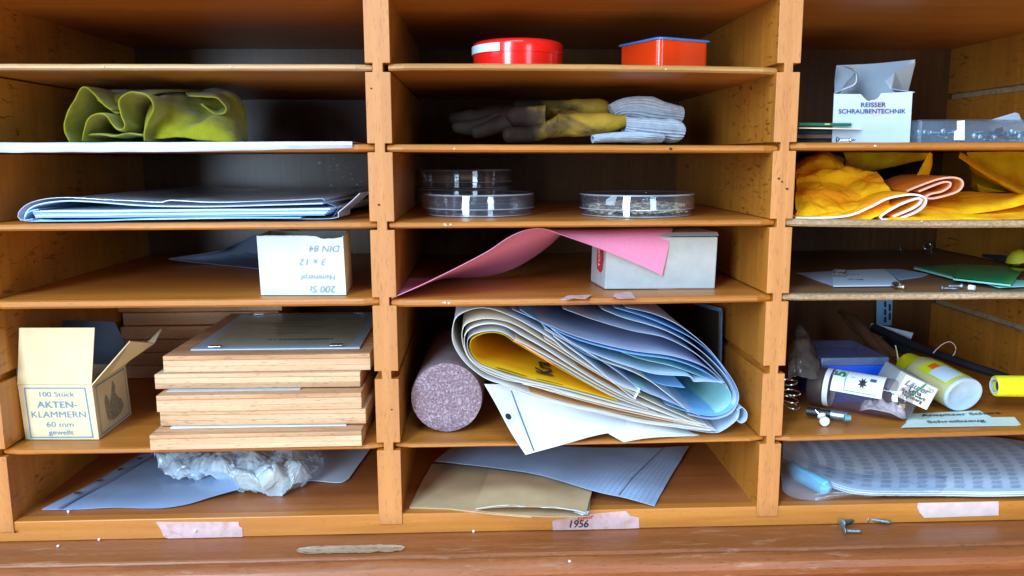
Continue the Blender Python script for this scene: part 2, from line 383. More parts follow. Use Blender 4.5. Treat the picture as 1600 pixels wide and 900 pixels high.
o = divider(XL-.012, XL, left=False); o.name = 'side_panel'
o = divider(XR, XR+.018, right=False); o.name = 'side_panel'
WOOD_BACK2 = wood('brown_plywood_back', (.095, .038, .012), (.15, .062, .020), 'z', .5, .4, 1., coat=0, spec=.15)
box('back_panel', XL-.012, D1[0]+.010, D, D+.006, ZB-.02, .09, WOOD_BACK, cab)
box('back_panel', D1[0]+.0105, D2[0]+.010, D, D+.006, ZB-.02, .09, WOOD_BACK2, cab)
box('back_panel', D2[0]+.0105, XR+.018, D, D+.006, ZB-.02, .09, WOOD_BACK2, cab)
box('top_panel', XL-.012, XR+.018, -.002, D-.001, ZC, ZC+.016, WOOD_X, cab, bevel=.001)
# base board: its front rail is notched where the uprights stand
box('base_board', XL-.03, XR+.03, .0125, D-.001, ZBOT+.002, ZB, WOOD_BASE, cab)
box('front_rail', XL-.03, XR+.03, .0015, .0122, ZBOT, ZB+.0002, RAIL, cab, bevel=.0009)
# ledge with its rounded moulding
prof = [(.02, -.4079), (-.020, -.4081), (-.0375, -.4085), (-.0388, -.4094), (-.0392, -.4108), (-.0402, -.4112), (-.0414, -.4104), (-.0435, -.4101), (-.0475, -.4116), (-.0515, -.4150), (-.0535, -.4205), (-.0525, -.4265), (-.0490, -.4300), (-.0480, -.4318), (-.0500, -.4330), (-.0570, -.4345), (-.0590, -.4400), (-.0590, -.4800), (.02, -.48)]
n_ = 220; rows = []
slot = (W(465, 856, -.02).x, W(634, 856, -.02).x); sy0, sy1 = -.0335, -.0195
for i in range(n_):
    x = -.62+1.30*i/(n_-1)
    rows.append([Vector((x, y+.0004*noise.noise(Vector((x*30, y*40, 1))), z+.0005*noise.noise(Vector((x*22, y*60, 4))))) for y, z in prof])
vs, fs = grid(rows)
lg = mk('ledge', vs, fs, LEDGE, cab, smooth=True); es = lg.modifiers.new('split', 'EDGE_SPLIT'); es.split_angle = .5
def dots(name, spots, mat, y=-.0006, spread=.4):
    vs, fs = [], []
    for px, py, r in spots:
        c = W(px, py, y); k = len(vs)
        for j in range(9):
            a = j*2*math.pi/9; q = r*(1+spread*noise.noise(Vector((px+j*3.1, py, j)))); vs.append(c+Vector((math.cos(a)*q*1.4, 0, math.sin(a)*q)))
        fs.append(tuple(range(k, k+9)))
    return mk(name, vs, fs, mat, cab)
dots('nail_hole', [(592, 320, .0008), (1217, 279, .0009), (1222, 284, .0007), (1230, 295, .0009), (24, 831, .0010), (1048, 232.5, .0011), (580, 138, .0006), (612, 640, .0006)], plain('dark_hole', (.03, .015, .008), .9, .1, 60, bmp=0), -.0007)
dots('paint_speck', [(499, 254, .0016), (516, 260, .0010), (527, 258, .0012), (516, 266, .0008), (527, 264, .0009), (517, 290, .0012), (514, 303, .0010), (536, 277, .0006), (550, 280, .0009), (548, 272, .0006), (558, 288, .0008), (541, 262, .0005), (522, 248, .0006), (553, 262, .0005), (564, 284, .0005)], plain('white_paint_specks', (.6, .62, .66), .6, .1, 60, bmp=0), D-.0006, 1.2)
# worn oval slot cut in the ledge: a raised splintered lip round a shallow trough
rows = []
for i in range(60):
    t = i/59; x = slot[0]+(slot[1]-slot[0])*t; e = min(1, math.sqrt(max(0, 1-(abs(t-.5)*2)**7)))
    r = []
    for k in range(11):
        s = k/10*2-1; h = .5*(sy1-sy0)*e*(1+.14*noise.noise(Vector((x*120, s*2, 3))))
        zz = -.40785+.0006*(1-s*s)*0+(.0006 if abs(s) > .75 else -.0000)+.0005*noise.noise(Vector((x*260, s*5, 0)))
        r.append(Vector((x, (sy0+sy1)/2+s*h, zz)))
    rows.append(r)
vs, fs = grid(rows); mk('worn_slot', vs, fs, WORN, cab, smooth=True)

CHIPTOP = wood('brown_hardboard_top', (.19, .085, .035), (.28, .13, .055), 'x', .5, .3, coat=.1)
def shelf(name, x0, x1, zl, zr, th, mat, sag=0, yf=0., corner=True, tilt=0):
    n = 26; rows = []; r = th*.38
    sec = [(D-.002, 0), (.008, 0), (.0035, 0), (.0012, -r*.35), (0, -r), (0, -th+r*.8), (.0015, -th+.0002), (.008, -th), (D-.002, -th)]
    for i in range(n):
        t = i/(n-1); x = x0+(x1-x0)*t; z = zl+(zr-zl)*t-sag*4*t*(1-t)
        c = 0
        if corner: c = .004*max(0, 1-t/.03)**2+.004*max(0, 1-(1-t)/.03)**2
        rows.append([Vector((x, yf+y+(c if y < .1 else 0), z+zz+.0002*noise.noise(Vector((x*40, y, zz))))) for y, zz in sec])
    vs, fs = grid(rows, True); fs += [tuple(range(9)), tuple(reversed(range((n-1)*9, n*9)))]
    o = mk(name, vs, fs, mat, cab)
    if mat is not WOOD_X:      # the broad faces are veneered, only the front edge is pale
        o.data.materials.append(WOOD_X if mat is not CHIP else CHIPTOP)
        for p in o.data.polygons:
            if p.center.y > .0105: p.material_index = 1
    return o
for i_ in (0, 4):   # added pale strips painting the lit faces of the right side's empty grooves
    box('groove_lit_strip', XR+NB-.0016, XR+NB-.0002, .002, D-.002, -i_*S-NH+.0003, -i_*S+NH-.0003, CHIP, cab)
    box('groove_lit_strip', XR+.0004, XR+NB-.002, .002, D-.002, -i_*S-NH+.0002, -i_*S-NH+.0007, CHIP, cab)
LX = (XL-.004, D1[0]+NB-.0006); MX = (D1[1]-NB+.001, D2[0]+NB-.001); RX = (D2[1]-NB+.001, XR+.005)
shelf('shelf', *LX, .0031, .0028, .0053, WOOD_XP, 0, 0)
shelf('shelf', MX[0]+.003, MX[1]-.003, .0036, .0006, .0058, WOOD_PLY, -.001, .001)
shelf('shelf', *LX, -.0615, -.0618, .0062, WOOD_X, 0, .0006)
shelf('shelf', *MX, -.0620, -.0640, .0063, WOOD_X, 0, 0)
shelf('shelf', *RX, -.0617, -.0620, .0063, WOOD_X, 0, 0)
shelf('shelf', *LX, -.1266, -.1264, .0058, WOOD_X, 0, .0)
shelf('shelf', *MX, -.1270, -.1268, .0055, WOOD_X, 0, .0)
shelf('shelf', *RX, -.1262, -.1275, .0066, CHIP, .0020, 0)
shelf('shelf', *LX, -.1915, -.1918, .0068, WOOD_X, 0, 0)
shelf('shelf', *MX, -.1935, -.1925, .0066, WOOD_X, 0.0004, 0)
shelf('shelf', *RX, -.1925, -.1930, .0056, CHIP, .0004, 0)
shelf('shelf', *LX, -.3228, -.3232, .0048, WOOD_X, 0, .001)
shelf('shelf', *MX, -.3235, -.3230, .0042, WOOD_X, .0003, .002)
shelf('shelf', *RX, -.3228, -.3190, .0050, WOOD_X, .0, .001)

dots('edge_chip', [(696, 351.5, .0011), (704, 351, .0008), (694, 473, .0012), (701, 473.5, .0009), (710, 232, .0006), (1040, 108, .0006), (161, 104.5, .0006), (360, 104, .0006), (1368, 228, .0008), (1440, 346, .0006)], plain('pale_chipped_edge', (.66, .55, .42), .8, .1, 60, bmp=0), -.0010, 1.2)

# ================================================================== left column
zL1, zL2, zL3, zL5 = -.0612, -.1265, -.1915, -.3229
# green felt cloth, bunched up
def felt():
    T = .0020
    parts = []
    def rib(pix, y0, y1, n, scale_back=.9, seed=0, amp=.0022):
        a = [W(x, y, y0) for x, y in pix]; cx = sum(p.x for p in a)/len(a)
        mid = [Vector((cx+(p.x-cx)*1.0+.004, (y0*.6+y1*.4), zL1+(p.z-zL1)*.97)) for p in a]
        b = [Vector((cx+(p.x-cx)*.9+.012, y1, zL1+(p.z-zL1)*scale_back)) for p in a]
        return loft([a, mid, b], n, 14, amp, 28, seed)
    parts.append(rib([(106,221),(101,205),(100,190),(106,172),(115,155),(121,140),(128,135),(137,140),(150,153),(164,165),(176,173)], .026, .17, 36, .9, 1))
    parts.append(rib([(127,221),(129,208),(134,192),(142,181),(154,177),(164,182),(172,193),(182,203),(191,204),(194,196),(188,184),(184,168),(186,154),(196,146),(210,144),(226,147),(235,157),(238,172),(232,186),(226,199),(224,212),(226,221)], .012, .16, 80, .96, 2, .0012))
    parts.append(rib([(128,214),(150,209),(175,212),(200,209),(223,212)], .017, .14, 30, .8, 3))
    # right-hand drape: rounded heap with soft folds
    rows = [[W(x, y, d) for x, y in r] for d, r in (
        (.028, [(226,221),(240,217),(262,219),(284,217),(310,220),(334,221)]),
        (.034, [(229,196),(246,188),(268,196),(292,200),(322,196),(352,213),(362,221)]),
        (.048, [(232,172),(250,160),(268,170),(296,180),(318,190),(330,182),(350,190),(366,206),(372,221)]),
        (.075, [(238,156),(256,149),(280,158),(306,172),(322,178),(340,176),(354,172),(368,180),(378,200),(380,219)]),
        (.10, [(240,148),(262,143),(290,148),(310,154),(330,148),(350,147),(366,152),(380,172),(383,200),(384,219)]),
        (.15, [(240,146),(270,140),(300,142),(330,140),(352,142),(372,152),(382,180),(384,215)]))]
    parts.append(loft(rows, 44, 26, .0030, 30, 5))
    rows = [[W(x, y, d) for x, y in r] for d, r in (
        (.050, [(296,150),(316,151),(338,152),(348,160),(355,168),(352,177),(340,178),(326,172),(314,164)]),
        (.10, [(290,146),(312,146),(338,146),(352,152),(360,162),(356,172),(342,174),(326,168),(312,160)]))]
    parts.append(loft(rows, 36, 8, .0015, 30, 6))
    rows = [[W(x, y, d) for x, y in r] for d, r in (
        (.045, [(150,156),(176,176),(186,180)]), (.055, [(150,150),(185,150),(238,148)]), (.11, [(140,146),(190,142),(300,142)]), (.17, [(140,146),(190,142),(330,142)]))]
    parts.append(loft(rows, 20, 12, .002, 30, 7))
    vs, fs = join(parts)
    vs = [Vector(v)+noise.noise_vector(Vector(v)*75)*.0011+noise.noise_vector(Vector(v)*190)*.0004 for v in vs]
    o = mk('felt_cloth', vs, fs, FELT, None, True, solid=T, sub=1)
    tag(o, 'yellow-green felt cloth bunched into loops on the upper left shelf', 'cloth')
felt()
# clear film on the shelf, hanging over its front edge
rows = []
for k in range(60):
    t = k/59; x = XL+.002+(W(551, 230).x-XL-.002)*t
    lo = -.0064 + .0028*max(0, (t-.55)/.45) + .0006*noise.noise(Vector((t*14, 0, 0)))
    rows.append([Vector((x, .20, zL1+.0012)), Vector((x, .05, zL1+.0010)), Vector((x, .006, zL1+.0012)), Vector((x, -.0012, zL1+.0012+.0003*noise.noise(Vector((t*9, 0, 0))))), Vector((x, -.0024, zL1-.0012)), Vector((x, -.0014, zL1+lo))])
vs, fs = grid(rows); o = mk('plastic_film', vs, fs, SLEEVE_W, None, True, solid=.0005)
tag(o, 'milky white plastic film under the green cloth, folded over the shelf edge', 'plastic sheet')

# folders on the third shelf
f = thing('document_folder', (-.35, .02, zL2), 'light blue folder full of papers, lower of the two in the left column', 'folder')
def slab(pix, y0, y1, skew, n=40, z0=None, amp=.0004, seed=0, nr=10):
    a = [W(x, y, y0) for x, y in pix]
    b = [p+Vector((skew*(y1-y0), y1-y0, .0)) for p in a]
    return loft([a, b], n, nr, amp, 20, seed)
vs, fs = slab([(60,327),(45,330),(40,338),(44,345),(160,344),(260,341),(400,340),(470,340)], .008, .26, .02, 50)
mk('cover', vs, fs, BLUE_F, f, True, solid=.0009)
for i, (y_, c) in enumerate(((329.5, PAPER_B), (332.5, BLUE_F), (335.5, PAPER_B), (338.5, BLUE_F))):
    vs, fs = slab([(50+i*2,y_+1),(160,y_),(260,y_-1),(400,y_-2),(516-i*3,y_-3)], .010+.002*(i % 2), .25, .1, 30, seed=i)
    mk('page', vs, fs, c, f, True, solid=.0014)
f = thing('plastic_folder', (-.35, .02, zL2+.01), 'whitish plastic folder bulging on top of the blue folder', 'folder')
vs, fs = slab([(52,343),(34,345),(28,338),(33,328),(48,318),(75,311),(110,309),(160,312),(210,314),(255,316),(268,313),(330,316),(420,314),(500,310),(508,313)], .006, .27, .08, 80, amp=.0012, seed=4)
mk('cover', vs, fs, SLEEVE_W, f, True, solid=.0006)
vs, fs = slab([(38,340),(44,328),(62,319),(100,314),(150,316),(210,320),(262,322),(340,322),(430,320),(505,318)], .009, .26, .08, 60, amp=.0008, seed=9)
mk('page', vs, fs, PAPER_B, f, True, solid=.0010)
vs, fs = slab([(42,343),(120,345),(260,342),(400,341),(518,341),(528,332),(545,318),(562,302)], .012, .05, .10, 60, amp=.0004, seed=12)
mk('back_cover', vs, fs, SLEEVE_W, f, True, solid=.0006)
rows = [[Z(516,343,zL2+.0006), Z(524,334,zL2+.005), Z(528,325,zL2+.010), Z(512,318,zL2+.015)], [Z(548,322,zL2+.0006), Z(556,314,zL2+.006), Z(556,308,zL2+.011), Z(540,304,zL2+.016)], [Z(572,301,zL2+.0006), Z(572,297,zL2+.007), Z(568,293,zL2+.013), Z(552,292,zL2+.018)]]
vs, fs = loft(rows, 14, 10, .0006, 30, 3); mk('side_flap', vs, fs, SLEEVE_W, f, True, solid=.0006)

# dark blue paper lying at the back of the fourth shelf
rows = [[Z(264,405,zL3+.006), Z(330,412,zL3+.001), Z(400,420,zL3+.001), Z(430,420,zL3+.001)], [Z(268,403,zL3+.007), Z(330,404,zL3+.004), Z(400,400,zL3+.004), Z(430,398,zL3+.004)], [W(345,392,.25), W(372,380,.27), W(400,366,.28), W(430,364,.28)]]
vs, fs = loft(rows, 24, 14, .0012, 30, 2); o = mk('paper_sheet', vs, fs, plain('dusky_blue_paper', (.16, .20, .30), .6, .1, 40, bmp=.2), None, True, solid=.0005)
tag(o, 'dusky blue sheet curling at the back behind the small white box', 'paper')

# small open white card box with upside-down handwriting
def tray_box():
    A = Z(408, 461, zL3+.0004); B = Z(541, 461, zL3+.0004); u = B-A; u.z = 0; h = .0520
    wv = Vector((-.004, .062, 0)); T = .0012; up = Vector((-.0012, 0, h))
    t = thing('card_box', A+u/2, 'small open white card box covered in upside-down pencil handwriting', 'box')
    nu = u.normalized(); nw = wv.normalized()
    # front panel with a chewed top edge
    n = 24; vs = []
    top = [1, .995, 1.0, 1, 1, 1, 1, .998, 1, 1, .998, 1, .999, 1, .995, .99, .985, .955, .945, .95, .948, .955, .965, .975]
    for y in (0, 1):
        for i in range(n):
            q = A+u*i/(n-1)+nw*T*y; vs += [q, q+up*top[i]+Vector((0, 0, .0003*noise.noise(Vector((i*1.3, 0, 0)))))]
    fs = []
    for i in range(n-1):
        a = 2*i; fs += [(a, a+2, a+3, a+1), (a+2*n, a+1+2*n, a+3+2*n, a+2+2*n), (a+1, a+3, a+3+2*n, a+1+2*n), (a, a+2*n, a+2+2*n, a+2)]
    fs += [(0, 1, 1+2*n, 2*n), (2*n-2, 4*n-2, 4*n-1, 2*n-1)]
    mk('front_panel', vs, fs, CARD_W, t)
    para('side_panel', B-nu*T+nw*T, nu*T, wv-nw*T, up*.99+Vector((0.0005, 0, 0)), CARD_B, t, bevel=.0003)
    para('side_panel', A+nw*T, nu*T, wv-nw*T, up*.99, CARD_W, t, bevel=.0003)
    para('back_panel', A+wv+nu*T, u-nu*T*2, nw*T, up*.97, CARD_W, t, bevel=.0003)
    para('bottom', A+nw*T+nu*T+Vector((0, 0, .0004)), u-nu*2*T, wv-nw*T, Vector((0, 0, T)), CARD_W, t)
    nf = u.cross(up).normalized()
    def wr(s, px, py, h, sx=1.):
        q = W(px, py, A.y); k = (q-A).dot(nu)/u.length; q = W(px, py, A.y+(B.y-A.y)*k); text('handwriting', s, h, INK_G, t, q+nf*.0006, -u, -up, .25, .0, sx)
    wr('DIN 84', 508, 388, .0058, 1.1); wr('3 x 12', 490, 409, .0058, 1.15); wr('Hammerpf.', 497, 433, .0048, 1.05); wr('200 St', 505, 451, .0060, 1.1)
tray_box()

# beige box of paper fasteners with its flaps open
def beige():
    A = Z(40, 687, zL5+.0005); B = Z(155, 687, zL5+.0005); u = B-A; u.z = 0; nu = u.normalized()
    wv = Z(206, 648, zL5)-B; wv.z = 0; nw = wv.normalized(); T = .0009; up = Vector((-.0022, 0, .0508))
    t = thing('fastener_box', A+u/2, 'open beige cardboard box lettered AKTEN-KLAMMERN with its flaps standing up', 'box')
    fp = para('front_panel', A, u, nw*T, up, CARD_B, t, bevel=.0004)
    rp = para('side_panel', B-nu*T+nw*T, nu*T, wv-nw*T, up, CARD_B, t, bevel=.0004)
    para('side_panel', A+nw*T, nu*T, wv-nw*T, up, CARD_B, t, bevel=.0004)
    para('back_panel', A+wv+nu*T, u-nu*T*2, nw*T, up, CARD_B, t, bevel=.0004)
    para('bottom', A+nw*T+nu*T+Vector((0, 0, .0004)), u-nu*2*T, wv-nw*T, Vector((0, 0, T)), CARD_B, t)
    n1 = Vector((0, -1, 0))
    para('front_flap', A+up+Vector((-.0003, 0, .0002)), u, nw*T, W(36, 512, A.y-.004)-W(33, 601, A.y), CARD_B, t, bevel=.0003)
    # right flap, leaning outward
    P = B+up; Q = B+wv+up
    a = W(203, 533, P.y+.012); b = W(252, 514, Q.y+.004)
    vs = [P, Q, b, a]; o = mk('side_flap', [P, P.lerp(Q, .5), Q, b, W(241, 536, Q.y-.014), a], [(0, 1, 2, 3, 4, 5)], CARD_B, t, solid=T)
    s_ = strips([[a.lerp(P, .25)+(Q-P)*.12, a.lerp(P, .55)+(Q-P)*.12], [a.lerp(P, .15)+(Q-P)*.75, a.lerp(P, .30)+(Q-P)*.72]], .0022, (Q-P).cross(a-P).normalized()*-1, -.0012)
    mk('flap_slot', *s_, CARD_W, o)
    P = A+up; Q = A+wv+up
    o = mk('side_flap', [P, Q, W(36, 545, Q.y-.03), W(25, 556, P.y+.006)], [(0, 1, 2, 3)], CARD_IN, t, solid=T)
    P = A+wv+up
    o = mk('back_flap', [P, P+u, W(194, 533, P.y+.006), W(179, 503, P.y+.015), W(60, 499, P.y+.015)], [(0, 1, 2, 3, 4)], CARD_IN, t, solid=T)
    # print
    nf = -nw; y = A.y
    def F(a_, b_): return A+u*a_+up*b_+Vector((0, -.0002, 0))
    c = [F(.08, .045), F(.92, .05), F(.90, .945), F(.09, .945), F(.08, .045)]
    mk('printed_frame', *strips([c], .0010, (0, -1, 0)), INK_B, t)
    for s, b_, h, bo, sx in (('100 Stück', .83, .0046, .0, 1.3), ('AKTEN-', .64, .0060, .012, 1.25), ('KLAMMERN', .46, .0060, .0, 1.16), ('60 mm', .28, .0050, .0, 1.3), ('gewellt', .135, .0044, .0, 1.3)):
        text('lettering', s, h, INK_B, t, F(.50, b_), u, up, 0, bo, sx)
    ns = wv.cross(up).normalized()
    def G(a_, b_): return B+wv*a_+up*b_+ns*.0003
    c = [G(.08, .06), G(.92, .06), G(.92, .94), G(.08, .94), G(.08, .06)]
    mk('printed_frame', *strips([c], .0009, ns), INK_B, t)
    blob = [(.30,.22),(.45,.16),(.66,.18),(.78,.28),(.74,.42),(.64,.50),(.58,.62),(.60,.76),(.54,.86),(.50,.74),(.46,.60),(.40,.50),(.36,.62),(.30,.70),(.26,.56),(.27,.38)]
    mk('printed_emblem', [G(*q)+ns*.0002 for q in blob], [tuple(range(len(blob)))], plain('faded_print', (.25, .24, .18), .8, .5, 500, bmp=0), t)
beige()

# wooden boards, front stack
BT = .0147
yb = [-.0062, .0150, .0115, .0290, .0335]; xs = [(230, 563), (249, 572), (245, 565), (245, 565), (260, 581)]
desc = ['raw wooden board at the bottom of the front stack', 'raw wooden board second from the bottom of the front stack', 'raw wooden board in the middle of the front stack', 'raw wooden board second from the top of the front stack', 'raw wooden board on top of the front stack, under the glazed picture']
z = zL5+.0003
bz = []
for i in range(5):
    th = (.0137, .0137, .0150, .0137, .0155)[i]
    if i in (1, 3): z += .0010
    x0 = W(xs[i][0], 640, yb[i]).x; x1 = W(xs[i][1], 640, yb[i]).x
    if i == 4: x1 = min(x1, D1[0]-.003)
    t = thing('wooden_board', ((x0+x1)/2, yb[i]+.1, z), desc[i], 'board', 'raw wooden boards stacked in the left column')
    sk = (.002, -.003, .001, -.002, .0)[i]
    para('core_layer', (x0, yb[i], z+.0002), (x1-x0, sk, 0), (-sk, .205, 0), (0, 0, th*.34), PINE_D if i % 2 else PINE, t, bevel=.0005)
    para('core_layer', (x0+.0001, yb[i]+.0002, z+.0003+th*.34), (x1-x0-.0002, sk, 0), (-sk, .2046, 0), (0, 0, th*.36), PINE, t, bevel=.0002)
    para('face_veneer', (x0, yb[i], z+.0004+th*.70), (x1-x0, sk, 0), (-sk, .205, 0), (0, 0, th*.30-.0004), PINE if i % 2 else PINE_D, t, bevel=.0007)
    bz.append(z); z += th+.0001
ztop = z
for k, (i, xa, xb, lab) in enumerate(((1, 264, 540, 'thin sheet of glass between the two lowest boards of the front stack'), (3, 262, 470, 'thin sheet of glass below the second board from the top of the front stack'))):
    zz = bz[i]-.0010; yy = yb[i]-.004 if i == 1 else yb[i]-.006
    o = box('glass_sheet', W(xa, 640, yy).x, W(xb, 640, yy).x, yy, yy+.15, zz, zz+.0009, plain('pale_glass_edge', (.62, .74, .80), .25, .05, 60, bmp=0, coat=.5) if k == 0 else CARD_GR)
    tag(o, lab, 'glass sheet')
# glazed picture with clips on the top board
def clip_frame():
    z = ztop+.0003; A = Z(298, 548, z); B = Z(562, 545, z); Cc = Z(590, 496, z); Dd = Z(362, 495, z)
    Dd = A+Vector((-.002, .165, 0)); Cc = B+Vector((-.002, .165, 0)); T = Vector((0, 0, .0012))
    t = thing('clip_frame', (A+B)/2, 'glass clip frame lying on the top board, holding a dark certificate', 'picture frame')
    mk('backing', *boxv(A, B-A, Dd-A, T), plain('white_mount', (.50, .60, .72), .5, .04, 60, bmp=0), t, bevel=.0002)
    L = lambda a, b, h=.0017: A+(B-A)*a+(Dd-A)*b+Vector((0, 0, h))
    pic = mk('certificate', [L(.08, .10, .0014), L(.93, .10, .0014), L(.93, .92, .0014), L(.08, .92, .0014)], [(0, 1, 2, 3)], DARKGL, t)
    text('lettering', 'HARZERHÜTTE', .0052, INK_K, t, L(.60, .22, .0015), -(B-A), -(Dd-A), 0, .02, 1.3)
    ls = []
    for k in range(5): ls.append([L(.3, .40+.1*k, .0015), L(.3+.4*random.uniform(.6, 1), .40+.1*k, .0015)])
    mk('small_print', *strips(ls, .0016, (0, 0, 1), .0001), plain('faint_print', (.16, .165, .12), .5, .3, 300, bmp=0), t)
    mk('glass', *boxv(A+Vector((0, 0, .0021)), B-A, Dd-A, Vector((0, 0, .0010))), GLASS, t)
    for a, b in ((.14, -.003), (.86, -.003), (.14, .96), (.86, .96)):
        P = L(a-.035, b, .0032); para('clip', P, (B-A)*.07, (Dd-A)*.045, (0, 0, .0006), STEEL_L, t, bevel=.0002)
clip_frame()
# back stack
z = zL5+.0003
words = ['bottom', 'second from the bottom', 'third from the bottom', 'fourth from the bottom', 'fifth from the bottom', 'sixth from the bottom', 'seventh from the bottom', 'top']
nb = 8; th = (-.1985-zL5-.002)/nb
for i in range(nb):
    y0 = .232+random.uniform(0, .006); x0 = W(190+random.uniform(-5, 9), 520, y0).x; x1 = W(435, 490, y0).x+random.uniform(-.004, .006)
    if i == nb-1: x0 = W(186, 490, y0).x
    o = box('wooden_board', x0, x1, y0, y0+.09, z, z+th-.0006, PINE, bevel=.0012)
    tag(o, f'shadowed wooden board, {words[i]} in the rear stack behind the beige box', 'board', 'raw wooden boards stacked in the left column'); z += th

# bottom left: punched sleeve, loose sheet, crumpled bag
zb = ZB+.0006
t = thing('punched_sleeve', Z(200, 780, zb), 'clear punched pocket holding a pale sheet, flat on the left cabinet floor', 'plastic pocket')
rows = [[Z(66,796,zb),Z(120,796,zb),Z(190,793,zb),Z(250,795,zb),Z(292,788,zb+.001),Z(330,776,zb+.003),Z(372,764,zb+.006)],
        [Z(150,752,zb),Z(190,752,zb+.001),Z(240,752,zb+.001),Z(290,748,zb+.003),Z(330,744,zb+.006),Z(360,740,zb+.009),Z(390,738,zb+.009)],
        [Z(236,700,zb),Z(260,700,zb+.002),Z(300,698,zb+.004),Z(330,697,zb+.006),Z(360,697,zb+.008),Z(380,697,zb+.01),Z(410,697,zb+.01)]]
vs, fs = loft(rows, 50, 30, .0010, 25, 3); mk('paper', vs, fs, GRAPH, t, True, solid=.0003)
lo = [[p+Vector((0, -.001, .0012)) for p in r] for r in rows]
vs, fs = loft(lo, 50, 30, .0012, 25, 6); mk('pocket', vs, fs, SLEEVE, t, True)
E0, E1 = Z(92, 795, zb+.0018), Z(262, 700, zb+.002)
mk('binding_edge', *strips([[E0, E0.lerp(E1, .5), E1]], .0030, (0, 0, 1), .0006), plain('translucent_seam', (.16, .22, .34), .4, .1, 60, bmp=0), t)
for k in range(5):
    c = Z(78, 794, zb).lerp(Z(248, 700, zb), .17+.19*k)+Vector((.006, 0, .0034))
    vs = [c+Vector((math.cos(a)*.0032, math.sin(a)*.0032, 0)) for a in [i*math.pi/9 for i in range(18)]]
    mk('punch_hole', vs, [tuple(range(18))], plain('hole_shadowed_wood', (.10, .05, .03), .8, .1, 60, bmp=0), t)
rows = [[Z(440,760,zb+.001),Z(485,751,zb+.001),Z(530,754,zb+.001),Z(545,748,zb+.001)], [Z(450,730,zb+.002),Z(490,728,zb+.002),Z(530,730,zb+.001),Z(560,726,zb+.001)], [Z(470,700,zb+.002),Z(500,700,zb+.002),Z(550,698,zb+.001),Z(582,698,zb+.001)]]
vs, fs = loft(rows, 20, 14, .0008, 25, 8); o = mk('paper_sheet', vs, fs, PAPER_B, None, True, solid=.0005); tag(o, 'loose bluish sheet lying under the crumpled bag, nearest the left upright', 'paper')
rows = [[Z(262,738,zb+.012),Z(300,742,zb+.012),Z(345,745,zb+.004),Z(375,766,zb+.001),Z(400,768,zb+.001),Z(438,772,zb+.001),Z(470,755,zb+.003),Z(500,743,zb+.004)],
        [Z(246,722,zb+.018),Z(300,728,zb+.020),Z(350,730,zb+.030),Z(390,742,zb+.024),Z(420,736,zb+.030),Z(450,740,zb+.022),Z(480,738,zb+.016),Z(506,728,zb+.01)],
        [Z(240,708,zb+.024),Z(290,706,zb+.026),Z(340,708,zb+.036),Z(385,712,zb+.036),Z(420,708,zb+.036),Z(460,712,zb+.030),Z(490,714,zb+.018),Z(508,712,zb+.012)],
        [Z(232,698,zb+.022),Z(290,696,zb+.026),Z(340,694,zb+.032),Z(385,694,zb+.036),Z(420,694,zb+.036),Z(460,696,zb+.030),Z(490,698,zb+.014),Z(500,700,zb+.006)]]
vs, fs = loft(rows, 150, 70); vs = facets(vs, .0150, 33, 5, zb, -.3295)
o = mk('crumpled_bag', vs, fs, BAG, None, False); tag(o, 'crumpled translucent plastic bag on the left cabinet floor', 'plastic bag')

# ================================================================== middle column
zM0, zM1, zM2, zM3, zM5 = .0036, -.0621, -.1270, -.1930, -.3232
# round red tin
c = W(809, 90, .062); c.z = .0026; R = .0405
zt = W(809, 58, .022).z-c.z; zs = W(809, 80, .022).z-c.z
t = thing('round_tin', c, 'round red lidded tin on the top middle shelf', 'tin')
mk('body', *lathe([(.001, 0), (R-.003, 0), (R-.0008, .001), (R-.0004, .003), (R-.0004, zs+.002), (R-.004, zs+.002)], c), RED, t, True)
mk('lid', *lathe([(R-.0006, zs), (R+.0004, zs+.0004), (R+.0004, zt-.004), (R-.0006, zt-.0014), (R-.003, zt), (R-.008, zt+.0002), (.001, zt+.0002)], c), RED, t, True)
# window reflection on the lid's left side, painted as a pale band
rows = []
for k in range(24):
    a = math.radians(180+2+k*2.75); rows.append([Vector((c.x+(R+.0007)*math.cos(a), c.y+(R+.0007)*math.sin(a), c.z+zz)) for zz in (zs+.0010, (zs+zt)/2, zt-.0038)])
mk('painted_reflection', *grid(rows), plain('pale_blue_reflection', (.62, .78, .90), .35, .03, 60, bmp=0, coat=.4), t, True)
# square tin with blue lid
P = W(1029, 100, .028); P.z = .0012; zt = W(1029, 57, .028).z-P.z
a = math.radians(31); ux = Vector((math.cos(a), math.sin(a)*.55, 0)).normalized(); vx = Vector((-ux.y, ux.x, 0))
ux = Vector((.905, .425, 0)).normalized(); vx = Vector((-.425, .905, 0)).normalized()
s1, s2 = .056, .060
def rrect(r, e, z, n=8, bow=0):
    pts = []
    for cx, cy, a0 in ((r-e, r-e, 180), (s1-r+e, r-e, 270), (s1-r+e, s2-r+e, 0), (r-e, s2-r+e, 90)):
        for k in range(n+1):
            q = math.radians(a0+90*k/n); x = (cx+math.cos(q)*r); y = (cy+math.sin(q)*r); pts.append(P+ux*x+vx*y+Vector((0, 0, z)))
    return pts
t = thing('square_tin', P, 'square vermilion tin with a flat blue lid, turned cornerwise', 'tin')
vs, fs = grid([rrect(.006, 0, 0), rrect(.006, 0, .001), rrect(.006, 0, zt-.0018)], True); fs.append(tuple(range(36)))
mk('body', vs, fs, RED2, t, True)
vs, fs = grid([rrect(.006, .0001, zt-.0020), rrect(.006, .0018, zt-.0019), rrect(.006, .0020, zt-.0008), rrect(.006, .0012, zt-.0001), rrect(.005, -.003, zt+.0004)], True); fs.append(tuple(range(36*4, 36*5)))
mk('lid', vs, fs, BLUE_L, t, True)
